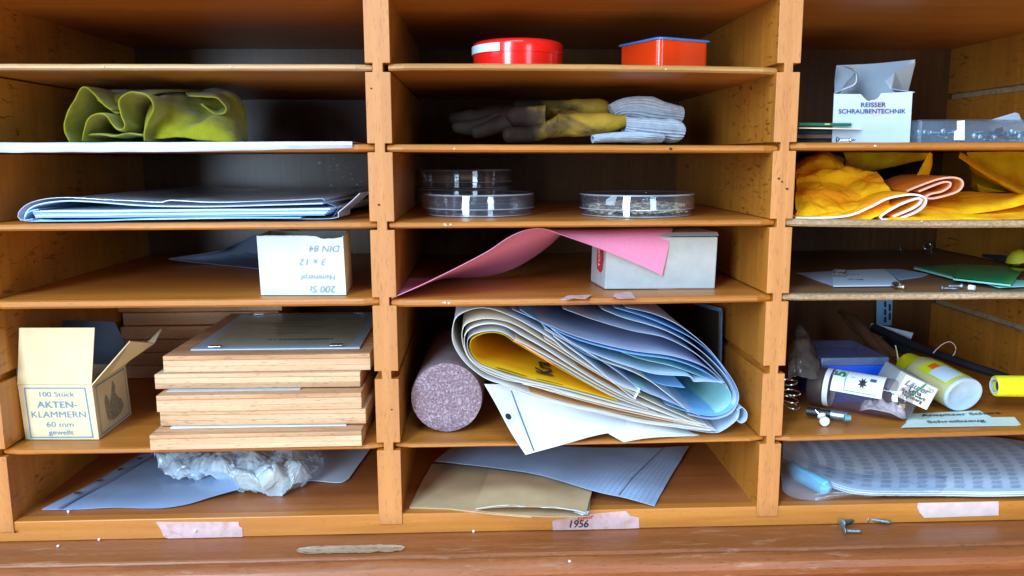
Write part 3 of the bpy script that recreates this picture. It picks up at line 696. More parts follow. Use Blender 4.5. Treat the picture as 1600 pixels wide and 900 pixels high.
# work gloves
def skin(name, nodes, edges, mat, root, sub=2, seed=0):
    me = bpy.data.meshes.new(name); L = OFF[root.name]
    me.from_pydata([Vector(n[0])-L for n in nodes], edges, []); o = bpy.data.objects.new(name, me); C.objects.link(o); o.parent = root
    sk = o.modifiers.new('skin', 'SKIN'); 
    for i, n in enumerate(nodes):
        r = n[1] if isinstance(n[1], tuple) else (n[1], n[1]); me.skin_vertices[0].data[i].radius = r; me.skin_vertices[0].data[i].use_root = (i == 0)
    s = o.modifiers.new('sub', 'SUBSURF'); s.levels = s.render_levels = sub; sk.use_smooth_shade = True
    tx = bpy.data.textures.new('t', 'CLOUDS'); tx.noise_scale = .016; d = o.modifiers.new('wrinkle', 'DISPLACE'); d.texture = tx; d.strength = .005; d.mid_level = .5
    me.materials.append(mat); OFF[o.name] = L; return o
def glove(y, pts, fingers, mat, root):
    nodes = [(W(px, py, y+dy), r) for px, py, dy, r in pts]; edges = [(i, i+1) for i in range(len(pts)-1)]
    for base, chain in fingers:
        p = base
        for px, py, dy, r in chain:
            nodes.append((W(px, py, y+dy), r)); edges.append((p, len(nodes)-1)); p = len(nodes)-1
    return skin('leather_hand', nodes, edges, mat, root)
def cuff(y, rows, root, ribs=1., seed=0):
    # rows: (px,py centre, half height px, depth half)
    path = [W(px, py, y+dy) for px, py, dy, h, w_ in rows]; c_ = cr(path, 26); hs = cr([Vector((h, w_, 0)) for *_, h, w_ in rows], 26)
    vs = []; seg = 88
    for i, p in enumerate(c_):
        tdir = (c_[min(i+1, 25)]-c_[max(i-1, 0)]).normalized(); s = Vector((0, 0, 1)).cross(tdir).normalized(); u = tdir.cross(s)
        for k in range(seg):
            a = 2*math.pi*k/seg; rr = 1+.05*ribs*math.cos(k*math.pi/2)+.10*noise.noise(Vector((i*.25, math.cos(a)*1.4, math.sin(a)*1.4+seed)))
            vs.append(p+u*math.sin(a)*hs[i].x*rr+s*math.cos(a)*hs[i].y*rr)
    fs = []
    for i in range(25):
        for k in range(seg):
            l = (k+1) % seg; fs.append((i*seg+k, i*seg+l, (i+1)*seg+l, (i+1)*seg+k))
    return mk('knitted_cuff', vs, fs, KNIT, root, True, solid=.0012)
g = thing('work_glove', W(930, 215, .07), 'nearer soiled yellow leather work glove with grey knitted cuff', 'glove', 'pair of work gloves')
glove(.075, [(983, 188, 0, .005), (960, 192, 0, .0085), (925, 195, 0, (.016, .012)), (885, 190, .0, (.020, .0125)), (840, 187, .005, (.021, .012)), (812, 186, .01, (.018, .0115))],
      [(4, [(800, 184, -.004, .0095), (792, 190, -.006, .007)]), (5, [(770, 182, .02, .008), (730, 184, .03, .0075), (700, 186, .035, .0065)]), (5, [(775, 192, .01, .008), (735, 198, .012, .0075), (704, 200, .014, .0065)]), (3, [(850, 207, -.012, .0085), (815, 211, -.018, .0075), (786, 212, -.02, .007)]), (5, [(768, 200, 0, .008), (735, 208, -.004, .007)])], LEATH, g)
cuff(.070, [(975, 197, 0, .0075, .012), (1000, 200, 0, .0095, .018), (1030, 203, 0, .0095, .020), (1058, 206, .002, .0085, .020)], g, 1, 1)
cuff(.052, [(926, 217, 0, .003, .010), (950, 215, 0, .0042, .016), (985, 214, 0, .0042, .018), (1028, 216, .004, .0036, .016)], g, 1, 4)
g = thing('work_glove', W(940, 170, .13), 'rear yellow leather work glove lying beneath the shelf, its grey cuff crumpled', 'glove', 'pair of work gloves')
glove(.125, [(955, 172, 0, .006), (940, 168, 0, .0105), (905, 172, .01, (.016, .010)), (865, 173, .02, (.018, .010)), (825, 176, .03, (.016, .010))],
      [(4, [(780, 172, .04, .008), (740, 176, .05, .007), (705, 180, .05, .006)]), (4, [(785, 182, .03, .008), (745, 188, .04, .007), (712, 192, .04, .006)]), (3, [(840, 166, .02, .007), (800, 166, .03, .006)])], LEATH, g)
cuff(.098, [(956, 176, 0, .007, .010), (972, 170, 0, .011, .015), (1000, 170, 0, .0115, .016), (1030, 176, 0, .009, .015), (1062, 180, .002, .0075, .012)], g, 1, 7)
# petri dishes
RIMS = {}
def dish(cx, cy, r, label, seeds=0, dz=0):
    z0 = zM2+.0004+dz; c = Vector((cx, cy, z0)); t = thing('petri_dish', c, label, 'petri dish', 'clear plastic petri dishes')
    h = .0150; k = r-.0022; T = .0011
    mk('dish', *lathe([(.0005, 0), (k-.001, 0), (k, .0008), (k, h-.002), (k-T, h-.002), (k-T, T+.0004), (.0005, T)], c, 72), DISH, t, True)
    z1 = .0066; z2 = .0200
    mk('lid', *lathe([(r, z1), (r, z2-.0008), (r-.0006, z2), (.0005, z2-.0003), (.0005, z2-.0003-T), (r-T-.0003, z2-T-.0002), (r-T, z1)], c, 72), DISH, t, True)
    RIM = RIMS.setdefault('m', None) or RIMS.__setitem__('m', clear('bright_plastic_rim', (.9, .94, 1), .42, 2.2, .05, (.70, .82, 1.0))) or RIMS['m']
    mk('rim', *lathe([(r-.0002, z2-.0012), (r+.0002, z2-.0006), (r-.0004, z2+.0002), (r-.0016, z2)], c, 72), RIM, t, True)
    mk('rim', *lathe([(r+.0002, z1), (r+.0003, z1+.0008)], c, 72), RIM, t, True)
    mk('rim', *lathe([(k-.0014, .0001), (k+.0002, .0006), (k+.0002, .0013)], c, 72), RIM, t, True)
    if seeds:
        vs, fs = [], []
        for i in range(900):
            a = random.uniform(0, 6.283); q = math.sqrt(random.random())*(k-.005); hh = T+.0008+random.random()*.0095*(1-.25*(q/k)**2)
            p = c+Vector((q*math.cos(a), q*math.sin(a), hh+.0008)); rx = random.uniform(.0014, .0030); ry = rx*random.uniform(.5, .8)
            M = Matrix.Rotation(random.uniform(0, 6.28), 3, 'Z') @ Matrix.Rotation(random.uniform(-.6, .6), 3, 'X'); b = len(vs)
            for j in range(7):
                e = j*2*math.pi/7; vs.append(p+M @ Vector((rx*math.cos(e), ry*math.sin(e), 0)))
            vs.append(p+M @ Vector((0, 0, .0006))); fs += [(b+j, b+(j+1) % 7, b+7) for j in range(7)]
        o = mk('seed_flakes', vs, fs, FLAKE, None, False); tag(o, 'pale dried seed flakes spread inside the right petri dish', 'seeds', kind='stuff')
P1 = Z(748, 341, zM2); dish(P1.x, P1.y+.0535, .0535, 'empty clear petri dish at the front, left of the middle column')
P2 = Z(1012, 342, zM2); dish(P2.x, P2.y+.0535, .0535, 'clear petri dish with pale dried flakes inside, right of the pair', 1)
P3 = W(726, 290, .185); dish(P3.x-.002, .235, .0535, 'empty clear petri dish in shadow, lower of the two stacked behind the left one'); dish(P3.x, .236, .0535, 'empty clear petri dish in shadow, upper of the two stacked behind the left one', 0, .0205)
P3 = None
# grey cardboard box
def greybox():
    A = Z(945, 452, zM3+.0004); B = Z(1117, 451, zM3+.0004); u = B-A; u.z = 0; nu = u.normalized(); wv = Z(925, 441, zM3)-A; wv = Vector((-.0062, .050, 0)); nw = wv.normalized()
    up = Vector((.0012, 0, .0475)); t = thing('grey_cardboard_box', A+u/2, 'closed grey cardboard box with red print on its narrow side', 'box')
    vs, fs = boxv(A, u, wv, up); mk('body', vs, fs, CARD_GR, t, bevel=.0010)
    o = mk('lid', *boxv(A+up+Vector((-.0012, -.001, .0004))+nw*.001, u*1.006+Vector((.002, 0, .0006)), wv, Vector((0, .006, .0030))), CARD_GR, t, bevel=.0007)
    ns = (-u).normalized(); G = lambda a, b: A+wv*a+up*b+ns*.0010
    blob = [(.18,.35),(.30,.28),(.52,.34),(.56,.52),(.50,.78),(.30,.86),(.17,.80),(.13,.56)]
    pr = mk('red_print', [G(*q) for q in blob], [tuple(range(len(blob)))], REDINK, t)
    text('white_print', 'TOX', .0060, CARD_W, pr, G(.34, .57)+ns*.0002, Vector((0, 0, 1)), nw, 0, .03)
    para('tape_patch', W(1028, 452, A.y-.0006), W(1053, 452, A.y-.0006)-W(1028, 452, A.y-.0006), (0, .0004, 0), W(1028, 442, A.y-.0006)-W(1028, 452, A.y-.0006), plain('brown_tape', (.25, .20, .14), .4, .1, 60, bmp=0), t)
greybox()
# pink card arched across the shelf
front = [(612,466),(650,449),(690,430),(730,410),(765,391),(795,371),(822,360),(850,358),(880,368),(925,384),(975,404),(1010,419),(1034,431)]
yf = [.002,.003,.004,.006,.008,.010,.012,.014,.018,.024,.029,.032,.034]
back = [(640,455),(690,444),(740,436),(790,424),(830,404),(860,382),(880,364),(900,358),(930,358),(970,358),(1010,359),(1035,359),(1052,360)]
a_ = [W(x, y, d) for (x, y), d in zip(front, yf)]
b_ = [W(x, y, .12+.0*i) for i, (x, y) in enumerate(back)]
mid = [W(*q) for q in ((618,463,.03),(655,448,.035),(695,430,.04),(740,411,.045),(775,391,.045),(805,372,.04),(830,361,.035),(862,359.5,.036),(900,360,.040),(945,361,.043),(985,361,.044),(1020,361.5,.045),(1050,362,.046))]
for q in a_+mid+b_: q.z = max(min(q.z, -.1331), zM3+.0006)
a_[-1] = W(1034, 431, .034)
vs, fs = loft([a_, mid, b_], 70, 30, .0003, 12, 3); o = mk('pink_card', vs, fs, PINK, None, True, solid=.0005)
tag(o, 'pink card sheet arching over the fourth middle shelf and onto the grey box', 'card')
def patch(name, pts, mat, label, cat, root=None, z=None, T=.0003, n=6, group=None):
    P_ = [Z(x, y, z) if z is not None else W(x, y, -.0002) for x, y in pts]; out = []
    for p, q in zip(P_, P_[1:]+P_[:1]):
        for k in range(n): out.append(p.lerp(q, k/n)+Vector((random.uniform(-1, 1), 0, 0))*.0003*(1 if k else 0))
    m_ = len(out); off = Vector((0, 0, T)) if z is not None else Vector((0, -T, 0))
    vs = out+[p+off for p in out]; fs = [tuple(range(m_)), tuple(range(m_, 2*m_))]+[(i, (i+1) % m_, (i+1) % m_+m_, i+m_) for i in range(m_)]
    o = mk(name, vs, fs, mat, root)
    if root is None: tag(o, label, cat, group)
    return o
TG = 'scraps of masking tape on the cabinet'
patch('tape_scrap', [(875,468),(888,462),(925,461),(915,467),(898,466),(885,469)], TAPE, 'thin torn tape scrap in front of the grey box, left of its pair', 'tape', z=zM3+.0007, group=TG)
patch('tape_scrap', [(960,459),(985,456),(993,466),(966,467),(958,463)], TAPE, 'torn tape scrap in front of the grey box, right of its pair', 'tape', z=zM3+.0007, group=TG)

# speckled rubber roll
c0 = Vector((W(698, 624, .030).x, .030, zM5+.0332)); c1 = c0+Vector((.006, .15, 0)); r = .0330
t = thing('rubber_roll', c0-Vector((0, 0, r)), 'purplish grey roll of speckled rubber granulate lying end-on', 'roll')
seg = 96; rows = []
for k in range(26):
    p = c0.lerp(c1, k/25); rows.append([p+Vector((math.cos(a), 0, math.sin(a)))*(r+.0005*noise.noise(Vector((math.cos(a)*4, k*.2, math.sin(a)*4)))-(.0012 if k == 0 else 0)) for a in [i*2*math.pi/seg for i in range(seg)]])
mk('wrap', *grid(rows, True), ROLL_S, t, True)
rows = []
for k in range(40):
    q = (k+.02)/39*(r-.0008); rows.append([c0+Vector((math.cos(a)*q, -.0006*(1-(q/r)**6)+.0009*noise.noise(Vector((math.cos(a)*q*900, 3, math.sin(a)*q*900)))+.0006*noise.noise(Vector((math.cos(a)*q*250, 8, math.sin(a)*q*250))), math.sin(a)*q)) for a in [i*2*math.pi/seg for i in range(seg)]])
mk('end_face', *grid(rows, True), ROLL, t, True)

# sheaf of folded papers; blue and cream sheets partly paint in shading
lab = [0]
def sheet(root, pix, y0, y1, mat, n=70, amp=.0006, dx=0, dz=0, T=.00028, seed=None):
    lab[0] += 1; s = lab[0] if seed is None else seed
    vs, fs = ex(pix, y0, y1, n, 10, dx, dz, amp, s*1.7)
    vs = [Vector((v[0], v[1], min(v[2], -.2012))) for v in vs]
    return mk('folded_sheet', vs, fs, mat, root, True, solid=T)
sh = thing('paper_sheaf', (0, .05, zM5+.03), 'thick sheaf of folded white, blue (partly shading) and yellow papers looped over on itself', 'papers')
zq = lambda L: [(640+x/2.842, 453+y/2.842) for x, y in L]
A = zq([(1360,625),(1200,605),(1050,590),(860,545),(700,510),(560,470),(430,425),(340,395),(270,345),(225,295),(195,238),(190,185),(203,130),(240,100),(290,83),(340,80),(400,95),(480,130),(560,175),(640,225),(690,270),(760,320),(850,375),(940,425),(1025,455)])
sheet(sh, A, .008, .29, PAPER, 140)
sheet(sh, zq([(1340,612),(1150,580),(960,540),(800,500),(650,458),(520,418),(420,398),(330,362),(268,312),(238,250),(232,190),(250,152),(300,133),(350,127),(420,137),(480,160),(560,205),(660,265),(780,340),(900,410),(1010,475)]), .011, .28, PAPER_C, 120)
sheet(sh, zq([(1320,602),(1150,568),(1000,537),(850,502),(720,467),(600,432),(500,412),(400,381),(320,346),(270,306),(246,255),(244,207),(265,176),(310,157),(370,151),(430,165),(500,205),(590,255),(700,325),(820,400),(930,460),(1040,510),(1180,565),(1300,605)]), .010, .28, PAPER, 120)
sheet(sh, zq([(1100,550),(980,520),(850,484),(700,444),(560,414),(450,388),(370,358),(308,331),(272,295),(256,255),(260,218),(288,196),(340,183),(390,183),(432,198),(472,226),(560,278),(680,348),(800,418),(920,480),(1060,530)]), .013, .27, PAPER, 110, 0, T=.0002)
for k, (pix, mt, y0) in enumerate((
    (zq([(470,220),(560,268),(680,335),(800,405),(930,470),(1060,520),(1250,590)]), PAPER_C, .012),
    (zq([(480,190),(600,255),(720,325),(850,400),(980,470),(1120,535),(1300,600)]), PAPER_O, .024),
    (zq([(600,215),(720,290),(840,365),(960,440),(1100,510),(1330,610)]), PAPER_C, .012),
    (zq([(500,415),(620,445),(760,480),(900,515),(1050,548),(1330,615)]), PAPER_C, .009),
    (zq([(440,425),(520,450),(640,480),(820,525),(1000,560),(1330,620)]), PAPER_O, .016),
    (zq([(430,430),(560,478),(700,515),(860,552),(1040,592),(1340,625)]), PAPER, .008),
    (zq([(640,205),(700,250),(780,310),(880,390),(990,478),(1005,478),(1025,440)]), PAPER, .009),
    (zq([(585,150),(620,182),(700,225),(830,300),(940,375),(1025,440),(1120,480),(1200,515),(1290,560)]), PAPER_G, .011),
    (zq([(600,175),(720,240),(860,315),(960,350),(1060,400),(1140,460),(1215,520),(1245,545)]), PAPER, .013))):
    sheet(sh, pix, y0, .27, mt, 60, .0006)
# yellow wrapper lining the left loop, with its black word
Yq = [(925,492),(820,463),(700,432),(600,408),(530,392),(480,378),(430,362),(370,345),(314,322),(282,290),(268,256),(272,226),(296,206),(340,191),(388,191),(428,205),(466,232),(540,276),(660,345),(780,412),(900,476)]
sheet(sh, zq(Yq), .015, .26, PAPER_Y, 110, 0, T=.0002)
sheet(sh, zq([(462,226),(500,245),(540,270),(590,300),(640,332)]), .013, .05, plain('orange_edge_paper', (.75, .20, .01), .5, .1, 60, bmp=0), 30, T=.0008)
mk('printed_panel', *grid([[W(640+x/2.842, 453+y/2.842, d)+Vector((0, 0, .0012)) for x, y in ((386, 348), (430, 360), (480, 376), (520, 388))] for d in (.0165, .024)]), plain('navy_panel', (.01, .03, .14), .4, .1, 60, bmp=0), sh)
mk('printed_panel', *grid([[W(640+x/2.842, 453+y/2.842, d)+Vector((0, 0, .0012)) for x, y in ((565, 398), (610, 409), (680, 426))] for d in (.0165, .020)]), plain('navy_panel', (.01, .03, .14), .4, .1, 60, bmp=0), sh)
Pq, Qq = [W(640+x/2.842, 453+y/2.842, .015) for x, y in ((700, 432), (530, 392))]; dirx = (Qq-Pq).normalized(); nrm = Vector((0, 1, 0)).cross(dirx)
if nrm.z < 0: nrm = -nrm
base = W(640+612/2.842, 453+411/2.842, .015)+nrm*.0014
text('lettering', 'Kra', .0165, INK_K, sh, base+Vector((0, .020, 0)), Vector((0, 1, 0)), dirx, 0, .03, 1.5, 'LEFT')
# upper blue and lilac sheets running into the right loop
right = lambda top, o: top
U = [
 ([(800,483),(845,503),(905,527),(985,547),(1050,556),(1100,573),(1130,597)], PAPER_G, .014),
 ([(812,484),(850,507),(905,532),(985,552),(1050,562),(1098,580),(1128,600)], PAPER_L, .012),
 ([(862,514),(900,540),(940,558),(985,573),(1025,584),(1077,588),(1084,596),(1102,596),(1132,598)], PAPER_B, .010),
 ([(866,517),(905,548),(945,566),(990,582),(1030,600),(1070,606)], PAPER_L, .018),
 ([(940,482),(975,496),(1010,506),(1048,520),(1092,546),(1128,580),(1145,606),(1150,622),(1146,634)], PAPER_B, .014),
 ([(880,482),(930,500),(985,516),(1040,528),(1090,555),(1125,588),(1138,606)], PAPER_G, .016),
 ([(960,480),(1000,492),(1040,508),(1085,532),(1120,562),(1142,595),(1152,616),(1150,630),(1134,645),(1110,650),(1075,644),(1040,632)], PAPER_L, .012),
 ([(978,480),(1020,490),(1060,508),(1100,538),(1128,570),(1147,598),(1154,618),(1150,634),(1138,648),(1112,655),(1075,648)], PAPER_G, .010),
 ([(960,545),(1000,560),(1050,572),(1095,588),(1130,600),(1142,618),(1138,634),(1118,645),(1090,646),(1060,636),(1020,614),(985,596)], PAPER_T, .020),
 ([(1155,640),(1152,655),(1130,672),(1112,676),(1060,668)], PAPER_B, .010),
]
for pix, mt, y0 in U: sheet(sh, pix, y0, .28, mt, 80, .0006)
ls = []
for k in range(7):
    p = W(1045+k*13, 628+(4 if k % 2 else 0), .045); ls.append([p+Vector((0, 0, .0)), p+Vector((.001, .018, 0))])
# small curl of paper at the sheaf's right end
vs, fs = ex([(1152,641),(1160,637),(1167,645),(1166,656),(1158,661),(1150,655),(1153,648)], .012, .16, 30, 5)
o = mk('paper_curl', vs, fs, PAPER_B, None, True, solid=.0004); tag(o, 'small rolled blue paper at the right end of the paper sheaf', 'paper')
# white punched sheet in a sleeve, hanging over the shelf edge
t = thing('sleeved_sheet', (-.02, .0, zM5), 'white sheet with a punched hole, sticking out under the sheaf over the shelf edge', 'paper')
fr = [(757,602,.012),(780,634,.006),(800,676,-.002),(822,712,-.016),(838,708,-.015),(880,695,-.010),(935,680,-.004)]
P_ = [W(757,600,.012),W(775,632,.004),(W(797,674,-.006)),(W(821,711,-.018))]
Q_ = [W(815,603,.030),W(830,630,.022),W(858,665,.006),W(875,696,-.010)]
R_ = [W(905,624,.040),W(912,636,.034),W(925,658,.018),W(938,679,.004)]
S_ = [W(1010,648,.05),W(1012,652,.045),W(1012,660,.030),W(1010,668,.016)]
vs, fs = loft([P_, Q_, R_, S_], 30, 40, .0004, 20, 2); mk('sheet', vs, fs, PAPER, t, True, solid=.0004)
U_ = [[p+Vector((0, -.0018, .0010)) for p in r] for r in (P_, Q_, R_, S_)]
vs, fs = loft(U_, 30, 40, .0010, 20, 5); mk('sleeve', vs, fs, clear('thin_clear_film', (.98, .99, 1), .03, 1., .1), t, True)
h = W(793, 652, -.006); nn = (Q_[1]-P_[1]).cross(P_[3]-P_[1]).normalized()
if nn.y > 0: nn = -nn
e1 = (P_[3]-P_[1]).normalized(); e2 = nn.cross(e1)
mk('punch_hole', [h+(e1*math.cos(a)+e2*math.sin(a))*.0030+nn*.0016 for a in [i*math.pi/10 for i in range(20)]], [tuple(range(20))], INK_K, t)
g1 = P_[0].lerp(Q_[0], .75); g2 = P_[3].lerp(Q_[3], .27)
mk('binding_edge', *strips([[W(798,612,.016), W(812,650,.003), W(833,705,-.020)]], .0016, nn, .0014), plain('dark_seam', (.10, .13, .18), .5, .1, 60, bmp=0), t)
rows = [[W(930,660,.020),W(945,674,.010),W(975,691,-.004)],[W(990,655,.03),W(1005,668,.014),W(1015,684,.000)],[W(1080,662,.04),W(1085,672,.03),W(1095,680,.012)],[W(1125,668,.05),W(1130,672,.04),W(1135,676,.03)]]
vs, fs = loft(rows, 16, 30, .0006, 30, 7); o = mk('paper_sheet', vs, fs, PAPER, None, True, solid=.0004)
tag(o, 'white paper corner drooping at the shelf edge under the right half of the sheaf', 'paper')
# framed glass leaning on the right wall
A = W(1125, 562, .105); t = thing('leaning_glass_frame', A, 'dark glass pane with a pale border leaning on the wall right of the sheaf', 'picture frame')
p = [W(1124,562,.105), W(1125,487,.105), W(1084,476,.21), W(1082,560,.21)]
mk('glass', p, [(0, 1, 2, 3)], DARKPANE, t, solid=.002)
i_ = Vector((-.0003, -.0014, 0))
mk('border', *strips([[p[0]+i_, p[1]+i_, p[2]+i_]], .0075, (p[1]-p[0]).cross(p[2]-p[1]).normalized()*-1, .0012), PAPER_L, t)

# bottom middle: envelopes and graph paper
zb = ZB+.0006
rows = [[Z(640,794,zb),Z(700,796,zb),Z(760,802,zb),Z(830,808,zb+.0002)],[Z(656,760,zb+.001),Z(710,762,zb+.001),Z(770,768,zb+.002),Z(840,775,zb+.001)],[Z(675,726,zb+.001),Z(720,727,zb+.001),Z(780,733,zb+.001),Z(840,740,zb+.001)]]
vs, fs = loft(rows, 30, 20, .0008, 40, 3); o = mk('brown_envelope', vs, fs, KRAFT, None, True, solid=.0012); tag(o, 'flat brown paper envelope, lower of the two on the middle cabinet floor', 'envelope', 'brown envelopes')
t = thing('brown_envelope', Z(840, 800, zb), 'folded brown envelope torn open at the front, on top of the other one', 'envelope', 'brown envelopes')
z1 = zb+.0040
top = [[Z(744,795,z1+.002),Z(780,792,z1+.004),Z(830,792,z1+.005),Z(880,795,z1+.004),Z(916,802,z1+.002)],[Z(752,765,z1+.003),Z(800,764,z1+.006),Z(850,768,z1+.007),Z(922,778,z1+.003)],[Z(766,734,z1+.001),Z(810,738,z1+.004),Z(860,745,z1+.004),Z(926,762,z1+.002)]]
vs, fs = loft(top, 34, 24, .0008, 40, 5); mk('front_sheet', vs, fs, KRAFT, t, True, solid=.0005)
bot = [[Z(742,798,z1-.0022),Z(790,803,z1-.0026),Z(850,808,z1-.0026),Z(905,808,z1-.0022),Z(922,806,z1-.0015)],[Z(752,765,z1-.0022),Z(800,768,z1-.0024),Z(850,772,z1-.0024),Z(923,780,z1-.002)],[Z(766,736,z1-.0022),Z(810,740,z1-.0024),Z(860,747,z1-.0024),Z(926,764,z1-.002)]]
vs, fs = loft(bot, 34, 24, .0006, 40, 6); mk('back_sheet', vs, fs, KRAFT, t, True, solid=.0005)
e = [(744,796),(760,793),(780,791),(800,790),(815,793),(830,791),(850,794),(868,793),(884,796),(900,798),(914,802)]
mk('torn_edge', *strips([[Z(x, y, z1+.0040)+Vector((0, -.0006, .0006+random.uniform(-.0003, .0003))) for x, y in e]], .0011, (0, -.5, .8)), CARD_W, t)
rows = [[Z(895,797,z1),Z(905,803,z1),Z(918,806,z1)],[Z(893,793,z1+.002),Z(906,796,z1+.003),Z(920,800,z1+.002)]]
vs, fs = loft(rows, 12, 6, .002, 200, 6); mk('bubble_lining', vs, fs, SLEEVE_W, t, True, solid=.0004)
t = thing('graph_paper', Z(880, 740, zb), 'bluish graph paper sheet lying across the brown envelopes', 'paper')
zg = zb+.008
rows = [[Z(680,721,zg+.004),Z(760,729,zg+.004),Z(840,742,zg+.004),Z(925,766,zg+.002),Z(975,778,zg-.003),Z(1022,791,zb+.001)],
        [Z(700,704,zg+.004),Z(780,712,zg+.006),Z(870,724,zg+.007),Z(950,740,zg+.005),Z(1000,750,zg+.001),Z(1040,758,zb+.002)],
        [Z(720,690,zg+.004),Z(800,694,zg+.006),Z(880,698,zg+.008),Z(960,700,zg+.006),Z(1030,700,zg+.002),Z(1077,697,zb+.003)]]
vs, fs = loft(rows, 60, 36, .0007, 30, 9); mk('sheet', vs, fs, GRAPH, t, True, solid=.0004)
rr = [cr(r_, 60) for r_ in rows]; ls = []
def S_at(a, b):   # point on the sheet
    i = min(int(a*59), 58); f_ = a*59-i; q = [r_[i].lerp(r_[i+1], f_) for r_ in rr]
    return (q[0].lerp(q[1], b*2) if b < .5 else q[1].lerp(q[2], b*2-1))+Vector((0, 0, .0013))
for k in range(1, 46): ls.append([S_at(k/46, j/8) for j in range(9)])
for k in range(1, 26): ls.append([S_at(j/20, k/26) for j in range(21)])
mk('ruled_grid', *strips(ls, .00025, (0, 0, 1), .0001), plain('grid_ink', (.24, .33, .48), .8, .1, 60, bmp=0), t)
mk('margin_line', *strips([[S_at(.855, j/8) for j in range(9)]], .0006, (0, 0, 1), .0003), INK_K, t)

# ================================================================== right column
zR1, zR2, zR3 = -.0618, -.1285, -.1930
def zR5(x): return -.3228+(x-.175)/.332*.0038
# white screw box with open flaps
def screwbox():
    y = .050; A = W(1300, 219, y); A.z = zR1+.0004; B = W(1421, 221, y-.002); B.z = A.z; u = B-A; nu = u.normalized()
    h = W(1299, 146, y).z-A.z; up = Vector((-.0006, 0, h)); nw = Vector((.25, 1, 0)).normalized(); wv = Vector((.034, .075, 0)); T = .0009
    t = thing('screw_box', A+u/2, 'white cardboard screw box with torn open flaps and blue lettering', 'box')
    # front panel with a torn notch
    F = lambda a, b: A+u*a+up*b
    pts = [(0,0),(1,0),(1,1.03),(.60,1.0),(.56,.90),(.50,.86),(.44,.84),(.39,.90),(.34,.985),(0,.99)]
    mk('front_panel', [F(*q) for q in pts], [tuple(range(len(pts)))], CARD_WB, t, solid=T)
    para('side_panel', B, -nu*T, wv, up*1.02, CARD_WB, t, bevel=.0003)
    para('side_panel', A, nu*T, wv, up, CARD_WB, t, bevel=.0003)
    para('back_panel', A+wv+nu*T, u-nu*T*2, nw*T, up, CARD_WB, t, bevel=.0003)
    para('bottom', A+Vector((0, .001, .0002))+nu*T, u-nu*2*T, wv, Vector((0, 0, T)), CARD_WB, t)
    yb_ = A.y+wv.y
    P = A+wv+up; Q = B+wv+up
    # back flap standing up, its top edge bowed
    a, b = W(1307, 102, yb_-.006), W(1430, 93, yb_-.006)
    rows = [[P, P.lerp(Q, .5), Q], [P.lerp(a, .5)+Vector((0, .003, 0)), P.lerp(b, .5)+Vector((0, .005, 0)), Q.lerp(b, .5)+Vector((0, .003, 0))], [a, W(1365, 99.5, yb_-.004), b]]
    vs, fs = loft(rows, 16, 10); mk('back_flap', vs, fs, CARD_WB, t, True, solid=T)
    # left flap curls over, right flap leans in
    p0 = A+up; p1 = A+wv+up
    rows = [[p0, p0.lerp(p1, .5), p1], [W(1316, 140, p0.y+.012), W(1324, 134, p0.y+.03), W(1324, 128, p0.y+.055)], [W(1336, 131, p0.y+.010), W(1341, 120, p0.y+.03), W(1336, 112, p0.y+.055)], [W(1338, 116, p0.y+.014), W(1332, 107, p0.y+.035), W(1318, 104, p0.y+.06)]]
    vs, fs = loft(rows, 14, 16); mk('left_flap', vs, fs, CARD_WB, t, True, solid=T)
    q0 = B+up*1.02; q1 = B+wv+up*1.02
    vs = [q0+nu*.002, q1, W(1430, 97, q1.y-.012), W(1398, 112, q0.y+.035), W(1383, 126, q0.y+.022), W(1392, 139, q0.y+.008)]
    mk('right_flap', vs, [tuple(range(6))], CARD_WB, t, solid=T)
    n1 = Vector((0, -.0004, 0))
    text('lettering', 'REISSER', .0040, INK_N, t, F(.50, .765)+n1*2.4, u, up, 0, .018, 1.25)
    text('lettering', 'SCHRAUBENTECHNIK', .0040, INK_N, t, F(.49, .635)+n1*2.4, u, up, 0, .018, 1.12)
    v = [F(.46,.86)+n1,F(.62,.90)+n1,F(.64,.80)+n1,F(.70,.63)+n1,F(.51,.50)+n1,F(.49,.66)+n1]
    mk('torn_tape', [q+n1*.5 for q in v], [tuple(range(6))], plain('clear_brown_tape', (.50, .47, .50), .3, .08, 90, bmp=0), t)
    s = B+wv*.3+up*.82+nu*.0002; mk('printed_bar', *strips([[s, s+wv*.4]], .0026, nu), INK_K, t)
screwbox()
# cards and green ruler at the left
for i, (x1, y0, th, mt, lab_) in enumerate(((1305, .06, .004, DKCARD, 'dark card at the bottom of the small pile left of the screw box'), (1310, .05, .004, BROWNG, 'brown card in the middle of the small pile left of the screw box'), (1300, .055, .0035, DKCARD, 'dark card near the top of the small pile left of the screw box'))):
    z = zR1+.0004+i*.0042; o = box('card', D2[1]+.001, W(x1, 200, y0).x, y0, y0+.10, z, z+th-.0003, mt, bevel=.0004); tag(o, lab_, 'card')
z = zR1+.0132
P_ = [Z(1250,198,z) if False else W(1248, 197, .03)]
a, b = W(1249, 200, .036), W(1347, 202, .046)
rows = [[a, a.lerp(b, .5)+Vector((0, -.006, 0)), b], [a+Vector((0, .05, .0012)), a.lerp(b, .5)+Vector((0, .05, .001)), b+Vector((-.006, .05, 0))]]
vs, fs = loft(rows, 20, 8); o = mk('white_plate', vs, fs, PAPER_C, None, True, solid=.0010); tag(o, 'thin white plate with a rounded edge under the green ruler, left of the screw box', 'plate')
t = thing('green_ruler', W(1290, 193, .045), 'dark green ruler with a small gold mark, left of the screw box', 'ruler')
para('body', W(1248, 196, .040), W(1331, 197, .044)-W(1248, 196, .040), (0, .014, 0), (0, 0, .0026), plain('green_painted_wood', (.01, .13, .05), .35, .08, 90, bmp=0, coat=.3), t, bevel=.0006)
a = W(1289, 195, .0408); para('gold_mark', a, (.0045, .0002, 0), (0, .002, 0), (0, 0, .0012), plain('gold_mark', (.6, .45, .2), .4, .05, 60, bmp=0), t)
